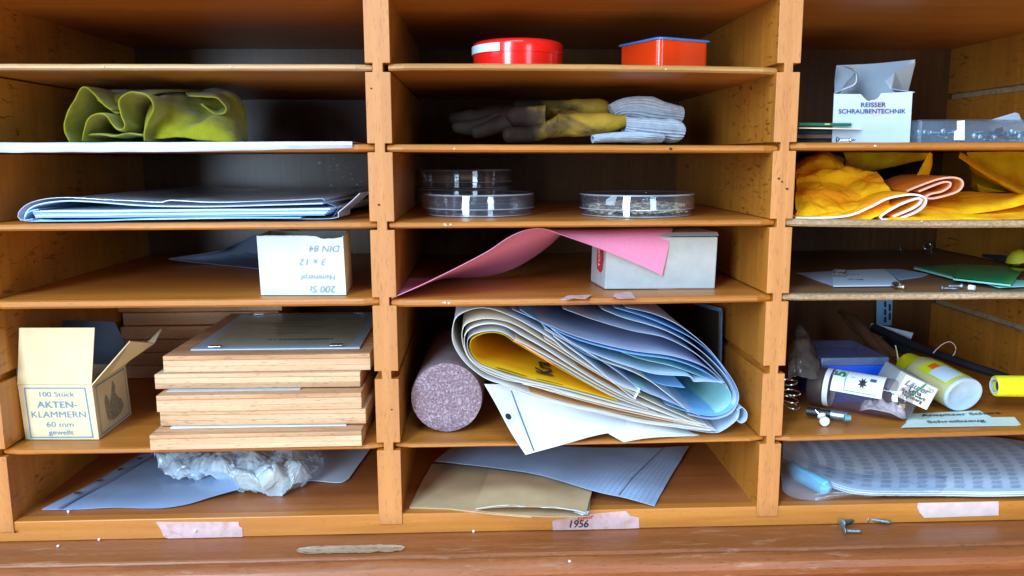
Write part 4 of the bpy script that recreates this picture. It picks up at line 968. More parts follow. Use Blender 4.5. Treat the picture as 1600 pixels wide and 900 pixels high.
# screws
def screw_mesh(L, r):
    head = lathe([(.0001, 0), (r*1.9, 0), (r*2.1, .0004), (r*1.2, .0018), (r, .0022)], (0, 0, 0), 16)
    shaft = []
    k = 22
    for i in range(k+1): shaft.append((r*(.72 if i % 2 else 1)*(1 if i < k-4 else (k-i+.3)/4.5), .0022+(L-.0022)*i/k))
    return head, lathe(shaft, (0, 0, 0), 12)
SC = {}
def screw(P, d, label, L=.016, r=.0012, mat=None, group='loose screws'):
    key = (L, r, mat.name if mat else '')
    if key not in SC:
        h, s = screw_mesh(L, r)
        ms = []
        for nm, q in (('head', h), ('shaft', s)):
            me = bpy.data.meshes.new(nm); me.from_pydata([Vector(v) for v in q[0]], [], q[1]); me.materials.append(mat or STEEL)
            for p in me.polygons: p.use_smooth = True
            ms.append(me)
        SC[key] = ms
    t = thing('screw', P, label, 'screw', group)
    for nm, me in zip(('head', 'shaft'), SC[key]):
        o = bpy.data.objects.new(nm, me); C.objects.link(o); o.parent = t
    t.rotation_euler = Vector(d).to_track_quat('Z', 'Y').to_euler(); return t
q = W(1307, 215, .01); q.z = zR1+.0028; screw(q, (1, -.2, -.05), 'blued screw lying at the front left corner of the screw box')
q = W(1330, 218, .004); q.z = zR1+.0022; screw(q, (-.8, .3, -.03), 'short screw with a pale shaft in front of the screw box', .010, .0010, STEEL_L)
# clear boxes of screws
def clearbox():
    x0 = W(1440, 200, .035).x; x1 = .435; z0 = zR1+.0004; z1 = W(1500, 189, .035).z
    t = thing('clear_box', ((x0+x1)/2, .06, z0), 'clear plastic box filled with small screws, right of the screw box', 'box')
    T = .0009
    for nm, a in (('front_wall', (x0, x1, .035, .035+T, z0, z1)), ('back_wall', (x0, x1, .10, .10+T, z0, z1)), ('end_wall', (x0, x0+T, .036, .10, z0, z1)), ('end_wall', (x1-T, x1, .036, .10, z0, z1)), ('bottom', (x0+T, x1-T, .036, .10, z0, z0+T))):
        box(nm, *a, BOXP, t)
    box('lid', x0-.0006, x1+.0006, .0345, .1012, z1+.0002, z1+.0012, BOXP, t)
    a = W(1490, 219, .0345); b = W(1507, 219, .0345); b1 = W(1507, 188, .0345); a1 = W(1495, 189, .0345); v = [a, b, b1, a1, W(1495, 203, .0345), W(1491, 205, .0345)]
    mk('white_sticker', [p+Vector((0, -.0003, 0)) for p in v], [tuple(range(6))], PAPER, t)
    k = 0
    words = 'in the clear box'
    rnd = random.Random(5)
    for i in range(34):
        p = Vector((rnd.uniform(x0+.010, x1-.012), rnd.uniform(.040, .094), z0+.003+rnd.uniform(0, .008)))
        a_ = rnd.uniform(0, 6.28); screw(p, (math.cos(a_), math.sin(a_), rnd.uniform(-.25, .35)), 'small screw among the heap inside the clear plastic box', (.009), .0013, STEEL, 'screws heaped in the clear box')
    o = mk('paper_slip', [W(1540, 190, .07), W(1586, 176, .09), W(1592, 178, .09), W(1597, 191, .07)], [(0, 1, 2, 3)], PAPER_B, None, solid=.0004); tag(o, 'bluish paper slip sticking up behind the clear screw box', 'paper')
clearbox()

# yellow cloths
t_ = 'yellow cloths on the third shelf of the right column'
def cloth(rows, label, mat=YEL, n=40, nr=24, am=.0014, seed=0, crease=0, T=.0006, floor=zR2+.0004):
    rows = [[W(x, y, d) for x, y, d in r] for r in rows]
    vs, fs = loft(rows, n, nr, am, 30, seed)
    if crease: vs = facets(vs, crease*2.6, 34, seed)
    vs = [Vector((v[0], v[1], min(max(v[2], floor), -.0690))) for v in vs]
    o = mk('yellow_cloth', vs, fs, mat, None, True, solid=T); tag(o, label, 'cloth', t_); return o
R = lambda d, *p: [(x, y, d) for x, y in p]
cloth([R(.008,(1243,339),(1290,342),(1345,342),(1372,334),(1392,326)), R(.025,(1243,332),(1290,330),(1340,326),(1368,316),(1390,312)),
       R(.045,(1243,318),(1285,312),(1330,316),(1350,312),(1394,300)), R(.060,(1243,302),(1280,296),(1325,300),(1355,292),(1382,286)), R(.085,(1243,292),(1275,286),(1320,288),(1355,274),(1372,268)),
       R(.095,(1243,276),(1275,268),(1305,264),(1338,263),(1370,267)), R(.14,(1243,275),(1275,272),(1305,270),(1338,268),(1368,275))], 'crumpled yellow cloth heaped against the second upright', YEL, 110, 80, .0016, 2, .0020)
cloth([R(.10,(1243,300),(1270,290),(1300,292),(1325,290)), R(.11,(1243,270),(1262,262),(1295,262),(1325,266)), R(.13,(1243,262),(1262,246),(1290,240),(1318,252)), R(.20,(1243,255),(1262,242),(1290,238),(1322,250))], 'darker yellow cloth rising behind the heap beside the upright', YEL, 70, 50, .002, 6, .0016)
# folded roll with pale edges
def rollcloth(pix, y0, y1, label, seed, edge=YEL_W, dx=.01, T=.0016):
    a = [W(x, y, y0) for x, y in pix]; a = cr(a, 90)
    for p in a: p.z = max(p.z, zR2+.001)
    t = thing('folded_cloth', sum(a, Vector())/90, label, 'cloth', t_)
    def body(ya, yb, nr, nm, mt, root):
        rows = [[p+Vector((dx*(y-y0)/(y1-y0)+noise.noise(p*60+Vector((y*20, seed, 0)))*.0008, y-y0, noise.noise(p*50+Vector((0, y*25, seed)))*.0010)) for p in a] for y in [ya+(yb-ya)*k/(nr-1) for k in range(nr)]]
        vs, fs = grid(rows); return mk(nm, vs, fs, mt, root, True, solid=T)
    b = body(y0+.003, y1, 12, 'folded_layers', YEL_O if seed == 2 else YEL, t)
    body(y0, y0+.003, 3, 'cut_edge', edge, t)
rollcloth([(1243,341),(1290,341),(1330,336),(1360,324),(1385,311),(1410,305),(1432,304),(1445,308),(1447,316),(1440,326),(1424,335),(1404,342),(1385,344),(1376,339),(1386,330),(1405,320),(1425,312),(1437,309),(1440,314),(1430,323),(1412,332),(1396,338)], .006, .10, 'white-edged yellow cloth folded into a loop at the shelf front', 1, plain('pale_pink_edge', (.80, .70, .72), .9, .08, 200, bmp=.4, fine=600))
rollcloth([(1418,299),(1432,292),(1452,284),(1472,278),(1490,277),(1502,282),(1504,291),(1496,300),(1478,306),(1458,310),(1446,309),(1455,303),(1472,299),(1484,292),(1485,285),(1474,284),(1455,291),(1436,299)], .030, .12, 'orange-lined yellow cloth rolled up in the middle of the heap', 2, plain('salmon_edge', (.74, .42, .30), .9, .08, 200, bmp=.4, fine=600))
cloth([R(.004,(1380,344),(1430,345),(1480,347),(1526,347),(1527,346)), R(.006,(1390,340),(1440,341),(1490,341),(1540,341),(1600,342)), R(.03,(1400,330),(1450,330),(1500,331),(1560,333),(1640,328)), R(.07,(1430,318),(1470,314),(1520,312),(1570,316),(1640,312)), R(.12,(1440,300),(1490,300),(1530,300),(1580,302),(1640,296))], 'smooth yellow cloth lying flat at the front right of the shelf', YEL, 90, 50, .0008, 9, .0007)
cloth([R(.025,(1470,338),(1520,333),(1570,326),(1610,316),(1660,300)), R(.04,(1480,330),(1520,322),(1570,314),(1610,300),(1660,290)), R(.09,(1500,306),(1540,306),(1580,306),(1620,296),(1660,286))], 'yellow cloth corner curving up toward the right frame edge', YEL, 30, 16, .0008, 11, 0)
cloth([R(.09,(1415,302),(1425,288),(1437,268),(1449,244),(1453,238)), R(.10,(1430,302),(1438,290),(1448,276),(1455,256),(1455,240)), R(.115,(1446,298),(1448,288),(1452,270),(1456,256),(1457,240)), R(.15,(1440,296),(1444,286),(1450,266),(1454,250),(1456,239))], 'upright yellow cloth fold left of the dark gap at the back', YEL, 24, 14, .0008, 13, 0)
cloth([R(.12,(1500,238),(1530,256),(1565,276),(1600,294),(1650,315)), R(.10,(1499,246),(1528,264),(1560,280),(1600,300),(1650,322)), R(.11,(1510,252),(1530,268),(1560,286),(1600,306),(1650,328)), R(.15,(1518,268),(1530,280),(1560,292),(1600,300),(1650,310)), R(.19,(1518,290),(1530,298),(1560,302),(1600,306),(1650,306))], 'thick yellow cloth band sloping down from the shelf above at the right', YEL, 70, 40, .0010, 15, .0007)
cloth([R(.16,(1510,238),(1550,238),(1600,238),(1660,238)), R(.165,(1520,262),(1560,262),(1610,262),(1660,262)), R(.17,(1530,300),(1560,300),(1610,300),(1660,300))], 'shadowed yellow cloth hanging behind the sloping band', YEL, 24, 12, .0012, 17, 0)
cloth([R(.17,(1318,238),(1360,238),(1400,238),(1450,239)), R(.175,(1322,252),(1360,258),(1390,258),(1445,248)), R(.18,(1318,262),(1350,266),(1378,263),(1440,251))], 'shadowed yellow cloth strip at the back under the shelf', YEL, 30, 12, .001, 19, 0)

# fourth shelf: papers, glass, green plates, pins, screws
z = zR3+.0006
def flat(name, pts, z, T, mat, label, cat, root=None, group=None, bev=0):
    p = [Z(x, y, z) for x, y in pts]; n = len(p); vs = p+[q+Vector((0, 0, T)) for q in p]
    fs = [tuple(range(n)), tuple(range(n, 2*n))]+[(i, (i+1) % n, (i+1) % n+n, i+n) for i in range(n)]
    o = mk(name, vs, fs, mat, root, bevel=bev)
    if root is None: tag(o, label, cat, group)
    return o
flat('paper_sheet', [(1243,427),(1302,447),(1310,440),(1300,424)], z, .0004, PAPER_G, 'greyish sheet at the left end of the white card on the fourth right shelf', 'paper')
flat('paper_sheet', [(1380,421),(1407,421),(1452,429),(1440,433),(1405,438)], z, .0004, GRAPH, 'thin bluish sheet between the white card and the green plates', 'paper')
t = thing('white_card', Z(1350, 440, z), 'white card with two small dark marks, lying on the fourth right shelf', 'card')
flat('card', [(1302,448),(1300,424),(1380,421),(1395,432),(1408,446),(1390,447)], z+.0008, .0007, PAPER_B, '', '', t)
text('handwriting', 'K2', .0058, INK_K, t, Z(1338, 437, z+.0018), (-1, .2, 0), (-.2, -1, 0), .2, .01, 1.6)
text('handwriting', 'Ho', .0046, INK_K, t, Z(1334, 429, z+.0018), (-1, .1, 0), (-.1, -1, 0), .2, .01, 1.6)
o = flat('glass_vial', [(1302,432),(1302,424),(1322,425),(1322,433)], z+.0018, .003, JAR, 'tiny clear glass block lying on the white card', 'glass', bev=.0006)
g = 'green laminate plates'
flat('green_plate', [(1428,419),(1489,435),(1495,430),(1560,430),(1590,418),(1500,414)], z+.0022, .0010, GREEN, 'green laminate plate, rearmost of the overlapping ones', 'plate', None, g)
o = flat('green_plate', [(1489,437),(1579,447),(1597,424),(1560,418),(1500,418)], z+.0036, .0012, GREEN, 'green laminate plate on top of the others, with a pale cut edge', 'plate', None, g)
flat('cut_edge', [(1489,437.5),(1579,447.5),(1579,446),(1489,436)], z+.0034, .0014, TURQ, '', '', None)
ce = bpy.context.scene.objects[-1] if False else [x for x in C.objects if x.name.startswith('cut_edge') and x.parent is None and 'category' not in x][-1]
def adopt(ch, par):      # make ch a part of par
    ch.parent = par; ch.location = OFF[ch.name]-OFF[par.name]
for k_ in ('label', 'category'):
    if k_ in ce: del ce[k_]
adopt(ce, o)
e2 = flat('cut_edge', [(1428,420),(1489,436),(1489,434),(1430,418)], z+.0021, .0013, TURQ, '', ''); 
rp = [x for x in C.objects if x.name.startswith('green_plate')][0]
adopt(e2, rp)
flat('green_plate', [(1541,444),(1560,450),(1605,448),(1605,440),(1580,438)], z+.0010, .0010, TURQ, 'pale green plate corner peeping out lowest at the right', 'plate', None, g)
for x_, y_ in ((1513,424),(1575,430)):
    pass
def pin(P, label, d=(0, 0, 1)):
    t = thing('thumbtack', P, label, 'thumbtack', 'thumbtacks on the fourth right shelf')
    mk('head', *lathe([(.0001, 0), (.0042, 0), (.0048, .0004), (.0042, .0011), (.0001, .0016)], P, 20), STEEL, t, True)
    mk('point', *tube([P+Vector((0, 0, .0014)), P+Vector((0, 0, .0075))], [.0005, .0001], 8), STEEL_L, t, True)
    return t
pw_ = lambda x, d: Vector((W(x, 390, d).x, d, z))
pin(pw_(1407, .322), 'thumbtack lying point up at the back, left of its pair')
pin(pw_(1455, .285), 'thumbtack lying point up at the back, right of its pair')
rows = []
P = pw_(1449, .315)+Vector((0, 0, .006)); tr = []
for k in range(24):
    a = k*math.pi/12; tr.append([P+Vector((math.cos(a)*(.0052+.0011*math.cos(b)), .0011*math.sin(b)*1.2+math.sin(a)*.003, math.sin(a)*(.0052+.0011*math.cos(b))*.8)) for b in [i*math.pi/4 for i in range(8)]])
tr.append(tr[0]); vs, fs = grid(tr, True); o = mk('metal_ring', vs, fs, STEEL, None, True); tag(o, 'small metal ring standing behind the right thumbtack', 'ring')
q = Z(1399, 445, zR3+.003); q.z = zR3+.003; screw(q, Z(1406, 460, zR3+.002)-q, 'bright screw hanging at the shelf edge in front of the white card', .013, .0016, STEEL_L)
q = Z(1412, 449, zR3+.0022); q.z = zR3+.0024; screw(q, (-1, .3, 0), 'short brass-pale screw beside the bright one at the shelf edge', .008, .0012, plain('brass', (.6, .5, .32), .35, .1, 200, metal=.8, bmp=0))
q = Z(1470, 450, zR3+.0028); q.z = zR3+.0028; screw(q, (1, -.12, -.03), 'dark screw lying leftmost below the green plates', .016, .0012)
q = Z(1503, 447, zR3+.003); q.z = zR3+.003; screw(q, (-1, .1, 0), 'dark screw lying in the middle below the green plates', .012, .0013)
q = Z(1524, 449, zR3+.0028); q.z = zR3+.0028
o = mk('plastic_plug', *tube([Z(1514,449,zR3+.003), Z(1523,450,zR3+.003)], [.0026, .0022], 14), WHITE_P, None, True); tag(o, 'small white plastic plug below the green plates', 'plug')
t = thing('hand_tool', Z(1600, 400, z), 'dark tool with an olive yellow knob at the right frame edge', 'tool')
mk('shaft', *tube([W(1536,399,.14), W(1560,403,.12), W(1592,408,.10)], [.0015, .0032, .0045], 14), BLACK, t, True)
mk('knob', *tube([W(1588,392,.085), W(1590,398,.085), W(1592,408,.085), W(1592,418,.085), W(1590,424,.085)], [.004, .009, .0115, .009, .003], 24), plain('olive_knob', (.34, .32, .01), .5, .1, 60, bmp=0), t, True)

# double-height compartment
def rest(px, py, y): return W(px, py, y)
# blue box with translucent lid
def bluebox():
    y = .095; A = W(1284, 609, y); B = W(1380, 609, y); zf = zR5(A.x)+.0006; A.z = zf; B.z = zf; u = B-A
    h = W(1284, 572, y).z-zf; t = thing('blue_box', A+u/2, 'bright blue plastic box with a cloudy lid behind the round tube', 'box')
    para('body', A, u, (0, .075, 0), (0, 0, h), BLUE_P, t, bevel=.0012)
    para('lid', A+Vector((-.003, -.002, h+.0002)), u+Vector((.006, 0, 0)), (0, .080, 0), (0, 0, .0085), clear('cloudy_blue_lid', (.6, .7, .95), .35, 1.4, .2, (.22, .32, .60)), t, bevel=.0012)
    v = [W(1324, 587, y-.0006), W(1365, 588, y-.0006), W(1365, 604, y-.0006), W(1326, 601, y-.0006)]
    mk('label', v, [(0, 1, 2, 3)], PAPER_L, t)
bluebox()
# smoky crumpled bag and jar on the far left
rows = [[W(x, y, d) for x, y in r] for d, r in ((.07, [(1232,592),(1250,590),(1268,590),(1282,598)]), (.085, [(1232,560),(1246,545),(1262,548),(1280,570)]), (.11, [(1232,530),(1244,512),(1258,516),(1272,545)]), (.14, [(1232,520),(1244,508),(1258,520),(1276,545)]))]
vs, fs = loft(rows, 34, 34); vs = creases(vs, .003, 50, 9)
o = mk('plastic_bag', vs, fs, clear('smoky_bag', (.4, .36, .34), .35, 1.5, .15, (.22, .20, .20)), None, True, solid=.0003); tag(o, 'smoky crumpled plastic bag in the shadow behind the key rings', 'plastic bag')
# key rings
def ring(P, r, tilt, label):
    tr = []
    M = Matrix.Rotation(tilt[0], 3, 'X') @ Matrix.Rotation(tilt[1], 3, 'Y')
    for k in range(37):
        a = k*math.pi/18; tr.append([P+M @ Vector((math.cos(a)*(r+.0008*math.cos(b)), math.sin(a)*(r+.0008*math.cos(b)), .0008*math.sin(b))) for b in [i*math.pi/4 for i in range(8)]])
    o = mk('key_ring', *grid(tr, True), STEEL_L, None, True); tag(o, label, 'ring', 'metal key rings')
for k, (px, py, l) in enumerate(((1231, 597, 'topmost metal ring beside the second upright'), (1236, 613, 'second metal ring from the top beside the upright'), (1233, 624, 'third metal ring from the top beside the upright'), (1235, 633, 'lowest metal ring beside the upright'))):
    ring(W(px, py, .045), .0080, (.06+.03*k, .10*(k-1)), l)
# round tube with the label 5
def fivetube():
    c0, c1 = W(1283, 603, .085), W(1408, 640, .040)
    for c, rr in ((c0, .0195), (c1, .0185)): c.z = max(c.z, zR5(c.x)+rr+.0005)
    t = thing('clear_tube', (c0+c1)/2-Vector((0, 0, .02)), 'clear round tube with a white label reading 5, lying on its side', 'tube')
    d = (c1-c0); L = d.length; dn = d.normalized()
    path = [c0, c0+dn*.002]+[c0.lerp(c1, k/10) for k in range(1, 10)]+[c1, c1+dn*.006, c1+dn*.010, c1+dn*.0125]
    mk('tube', *tube(path, [.0175, .0185]+[.0186]*9+[.0186, .0168, .012, .004], 48), JAR, t, True)
    mk('rim', *tube([c0-dn*.010, c0-dn*.008, c0+dn*.004, c0+dn*.005], [.0180, .0198, .0198, .0188], 48), plain('dark_cap', (.05, .035, .035), .35, .1, 60, bmp=0), t, True)
    mk('inner_ring', *tube([c0+dn*.0055, c0+dn*.0105], [.0190, .0190], 48, caps=False), WHITE_P, t, True)
    # label wraps the upper front
    side = dn.cross(Vector((0, 0, 1))).normalized(); up = side.cross(dn)
    if side.y > 0: side = -side
    rows = []; RL = .0190
    for k in range(21):
        a = math.radians(8+k*4.6); rows.append([c0+dn*(.013+(L*.80-.013)*j/16)+side*math.cos(a)*RL+up*math.sin(a)*RL for j in range(17)])
    lb = mk('label', *grid(rows), PAPER, t, True, solid=.0002)
    def at(s, ang, s2=RL+.0003): a = math.radians(ang); return c0+dn*(.013+(L*.80-.013)*s)+side*math.cos(a)*s2+up*math.sin(a)*s2
    def tx(s, st, ang, h, mt, bo=0, sx=1, rot=False):
        O = at(st, ang); a = math.radians(ang); tv = (-side*math.sin(a)+up*math.cos(a))
        X, Y = (dn, tv) if not rot else (tv, -dn)
        X, Y = (X, Y)
        text('lettering', s, h, mt, t, O, X, Y, 0, bo, sx) if X.cross(Y).dot(side*math.cos(a)+up*math.sin(a)) > 0 else text('lettering', s, h, mt, t, O, -X, Y, 0, bo, sx)
    tx('5', .14, 66, .0100, INK_GR, .05, 1.2, True)
    tx('I', .40, 60, .0030, INK_K, 0, 1, True)
    blob = [at(.60+.06*math.cos(k*math.pi/8)*(1.7 if k % 2 else .8), 45+13*math.sin(k*math.pi/8)*(1.7 if k % 2 else .8)) for k in range(16)]
    mk('printed_spider', blob, [tuple(range(16))], INK_K, t)
    fr_ = [at(.27, 82), at(.27, 20), at(.6, 16), at(.95, 16), at(.97, 60)]
    mk('printed_line', *strips([[at(.26, 84), at(.26, 60), at(.26, 40), at(.27, 18)], [at(.27+.08*k, 15) for k in range(9)]], .0008, (side+up).normalized(), .0004), plain('teal_line', (.10, .35, .38), .6, .1, 60, bmp=0), t)
    mk('printed_line', *strips([[at(.74, 62), at(.84, 62)], [at(.74, 56), at(.84, 56)]], .0016, (side+up).normalized(), .0004), INK_N, t)
    # powder slumped inside the far end
    rows = []
    for i in range(40):
        s = .45+.60*i/39; c = c0.lerp(c1, s); r = []
        for k in range(24):
            a = math.radians(188+k*6.4); rr = .0172*(1-.55*max(0, (abs(i-20)/20))**4)
            r.append(c+side*math.cos(a)*rr*-1+up*(math.sin(a)*rr)+Vector((noise.noise(c*300+Vector((k, 0, 0)))*.0008, 0, 0)))
        rows.append(r)
    # build as a heap: floor arc plus lumpy top
    vs, fs = [], []
    for i in range(46):
        s = .52+.54*i/45; c = c0.lerp(c1, s)
        for k in range(22):
            w_ = (k/21*2-1); e = math.sqrt(max(0, 1-((i/45)*2-1)**4)); wz = w_*.0150*e
            base = -math.sqrt(max(0, .0176**2-wz*wz)); top = base+(-.004-base)*(1-w_**2)*e*(.9+.5*noise.noise(c*220+Vector((0, w_*3, 0))))
            vs.append(c+side*wz+up*top)
    for i in range(45):
        for k in range(21): a = i*22+k; fs.append((a, a+1, a+23, a+22))
    o = mk('powder', vs, fs, POWDER, None, True, solid=.001); tag(o, 'lumpy white powder inside the lying clear tube', 'powder', kind='stuff')
fivetube()
# eraser box
def eraserbox():
    y = .036; P = W(1417, 585, y); u = W(1467, 608, y-.004)-P; v = W(1403, 615, y-.007)-P; v = W(1448-50, 641-23, y-.008)-P
    w_ = W(1390, 567, y+.040)-P; t = thing('eraser_box', P+v, 'small white and grey cardboard eraser box tilted against the bottle', 'box')
    mk('sleeve', *boxv(P, u, v, w_*.35), plain('ivory_card', (.66, .64, .56), .6, .05, 60, bmp=.1), t, bevel=.0008)
    mk('eraser', *boxv(P+w_*.352+u*.02+v*.02, u*.96, v*.96, w_*.9), GREYE, t, bevel=.0008)
    n1 = u.cross(v).normalized()
    if n1.y > 0: n1 = -n1
    F = lambda a, b: P+u*a+v*b+n1*.0002
    text('lettering', 'Läufer', .0062, plain('grey_blue_print', (.10, .14, .20), .6, .2, 300, bmp=0), t, F(.42, .32), u, -v, .3, .02, 1.1)
    text('lettering', '20', .0045, INK_G, t, F(.78, .22), u, -v, .2, 0, 1.1)
    for b_, s in ((.52, 'Leha'), (.66, 'Radierwerk'), (.80, 'Nürnberg')): text('lettering', s, .0034 if b_ > .6 else .0045, INK_K, t, F(.45, b_), u, -v, 0, .02, 1.1)
    mk('green_stroke', *strips([[F(.60, .05), F(.48, .45), F(.30, .92)]], .0014, n1, .0006), INK_GR, t)
eraserbox()
# glue bottle
def bottle():
    c1 = W(1507, 620, .056); c1.z = max(c1.z, zR5(c1.x)+.0172); c0 = W(1412, 566, .135); d = (c1-c0); dn = d.normalized()
    t = thing('glue_bottle', (c0+c1)/2-Vector((0, 0, .018)), 'plastic glue bottle with a yellow cap lying with its oval base forward', 'bottle')
    side = dn.cross(Vector((0, 0, 1))).normalized(); up = side.cross(dn).normalized()
    def ov(s, rx, rz, n=48): c = c0+d*s; return [c+side*math.cos(a)*rx+up*math.sin(a)*rz for a in [k*2*math.pi/n for k in range(n)]]
    RX, RZ = .0222, .0172
    mk('body', *grid([ov(.22, .010, .010), ov(.25, .018, .014), ov(.32, RX*.96, RZ*.96), ov(.45, RX, RZ), ov(.8, RX, RZ), ov(.96, RX, RZ)], True), GLUE_B, t, True)
    vs, fs = grid([ov(.962, RX, RZ), ov(.985, RX*.99, RZ*.99), ov(1.0, RX*.95, RZ*.95), ov(1.0, RX*.86, RZ*.86), ov(.992, RX*.82, RZ*.80), ov(.99, RX*.4, RZ*.4), ov(.99, .0002, .0002)], True)
    bs = mk('base', vs, fs, GLUE_E, t, True)
    bc = c0+d*1.0+Vector((.0, .0, .003)); text('embossing', 'PP', .0038, WHITE_P, t, c0+d*.9935+up*.004, -side if (-side).x > 0 else side, up, 0, .02); text('embossing', '2101', .0036, WHITE_P, t, c0+d*.9935+up*.0002+(-side if (-side).x > 0 else side)*.004, -side if (-side).x > 0 else side, up, .2, .02)
    mk('cap', *grid([ov(-.10, .002, .002), ov(-.08, .0035, .0035), ov(.0, .0045, .0045), ov(.03, .008, .008), ov(.05, .013, .012), ov(.2, .0160, .0135), ov(.30, .0200, .0160), ov(.302, .017, .014)], True), YEL_P, t, True)
    # label on the upper front
    sgn = 1
    def on(s, ang, k=1.012): a = math.radians(ang); return c0+d*s+side*math.cos(a)*RX*k+up*math.sin(a)*RZ*k
    def lab_(nm, s0, s1, a0, a1, mt, k=1.012, n=12):
        rows = [[on(s0+(s1-s0)*i/8, a0+(a1-a0)*j/n, k) for j in range(n+1)] for i in range(9)]; return mk(nm, *grid(rows), mt, t, True, solid=.0001)
    a0, a1 = 35, 118
    L = lab_('label', .46, .93, a0, a1, plain('lime_label', (.55, .62, .02), .4, .05, 60, bmp=0))
    lab_('label_panel', .62, .90, a0+5, a1-22, plain('pale_blue_panel', (.55, .66, .80), .4, .05, 60, bmp=0), 1.026)
    lab_('label_flash', .52, .62, a0+22, a1-36, plain('orange_flash', (.80, .12, .01), .4, .05, 60, bmp=0), 1.026)
bottle()
# black stick and yellow roller sleeve
t = thing('black_stick', W(1500, 565, .12), 'long black stick running from the back toward the yellow sleeve', 'stick')
mk('rod', *tube([W(1365, 512, .235), W(1440, 545, .17), W(1520, 573, .12), W(1580, 592, .085)], [.0052, .0048, .0044, .0042], 20), BLACK, t, True)
mk('tip', *tube([W(1580, 592, .085), W(1587, 594, .080)], [.0044, .0030], 20), plain('grey_tip', (.1, .1, .12), .4, .1, 60, bmp=0), t, True)
c0, c1 = W(1555, 603, .055), W(1660, 604, .045)
t = thing('roller_sleeve', (c0+c1)/2-Vector((0, 0, .012)), 'fuzzy yellow paint roller sleeve lying at the right frame edge', 'roller')
mk('sleeve', *tube([c0, c0+(c1-c0)*.02, c0.lerp(c1, .5), c1], [.0076, .0082, .0083, .0083], 40, caps=False), YEL_T, t, True, solid=-.002, off=1)
mk('core', *tube([c0+Vector((.003, 0, 0)), c1], [.0056, .0056], 32), plain('deep_blue_core', (.01, .03, .15), .5, .1, 60, bmp=0), t, True)
mk('core_rim', *tube([c0+Vector((-.0008, 0, 0)), c0+Vector((.002, 0, 0))], [.0070, .0076], 40, caps=False), plain('white_core_rim', (.5, .6, .6), .6, .1, 60, bmp=0), t, True, solid=.0015)
# brown-handled brush and dark case at the back
t = thing('brush', W(1350, 520, .2), 'old dark wooden tool handle leaning back behind the glue bottle', 'tool')
mk('handle', *tube([W(1312, 486, .26), W(1335, 500, .235), W(1355, 525, .20), W(1375, 550, .17), W(1395, 572, .14)], [.003, .006, .0065, .006, .005], 16), DARKW, t, True)
mk('handle', *tube([W(1318, 498, .25), W(1340, 515, .23), W(1370, 530, .19), W(1396, 553, .155)], [.002, .005, .005, .004], 16), DARKW, t, True)
t = thing('dark_case', W(1400, 530, .22), 'dark flat case with a pale bluish label in the back corner', 'case')
P = W(1362, 505, .24); u = W(1430, 530, .20)-P; 
mk('body', *boxv(P+Vector((0, .0015, -.010)), u*1.03, (0, 0, -.012), (0, .03, .004)), BLACK, t, bevel=.001)
mk('label', *boxv(P, W(1427, 520, .20)-P+Vector((0, 0, 0)), W(1421, 537, .20)-W(1427, 520, .20), (0, .0012, 0)), plain('dusky_label', (.35, .42, .50), .5, .05, 60, bmp=0), t)
t = thing('paper_strip', W(1382, 490, D-.004), 'pale printed paper strip hanging on the back wall of the right column', 'paper')
v = [W(1370, 460, D-.004), W(1395, 460, D-.004), W(1393, 508, D-.004), W(1369, 508, D-.004)]
mk('strip', v, [(0, 1, 2, 3)], PAPER_L, t, solid=.0004)
mk('print', *strips([[W(1383, y, D-.0048), W(1383, y+7, D-.0048)] for y in (472, 484, 496)]+[[W(1390, y, D-.0048), W(1390, y+9, D-.0048)] for y in (476, 490)], .003, (0, -1, 0), .0004), INK_K, t)
o = mk('thread_loop', *tube(cr([W(1458,552,.12),W(1464,545,.12),W(1474,537,.12),W(1484,534,.12),W(1492,540,.12),W(1493,548,.12),W(1489,556,.12)], 40), .0005, 8), plain('pink_thread', (.45, .30, .32), .6, .1, 60, bmp=0), None, True); tag(o, 'thin pinkish loop of thread standing against the right wall', 'thread')
o = mk('wire_pin', *tube([W(1399,540,.12),W(1402,552,.115),W(1403,562,.11)], .0007, 8), plain('straw', (.4, .38, .2), .5, .1, 60, bmp=0), None, True); tag(o, 'thin straw-coloured bristle above the yellow glue cap', 'bristle')
t = thing('dark_pen', W(1290, 632, .04), 'dark pen with a metal end lying below the clear tube', 'pen')
a, b = W(1262, 622, .050), W(1325, 636, .030); a.z = zR5(a.x)+.0075; b.z = zR5(b.x)+.0075
mk('barrel', *tube([a, a.lerp(b, .6)], .0042, 18), BLACK, t, True); mk('metal_end', *tube([a.lerp(b, .6), b, b+(b-a)*.02], [.0042, .0038, .0028], 18), STEEL, t, True)
P = W(1286, 648, .030); P.z = zR5(P.x)+.006; t = thing('push_pin', P, 'small clear push pin standing in front of the dark pen', 'push pin')
mk('head', *tube([P+Vector((0, -.005, -.001)), P+Vector((0, -.004, -.001)), P+Vector((0, .001, .001)), P+Vector((0, .003, .002))], [.0044, .0048, .0026, .004], 20), WHITE_P, t, True)
mk('needle', *tube([P+Vector((-.001, .002, .002)), P+Vector((-.005, .006, .007))], .0004, 8), STEEL_L, t, True)
o = mk('small_cap', *tube([W(1319, 653, .022), W(1329, 653, .021)], [.0030, .0026], 18), plain('teal_cap', (.10, .30, .35), .35, .1, 60, bmp=0), None, True); tag(o, 'tiny teal cap in front of the clear tube', 'cap')
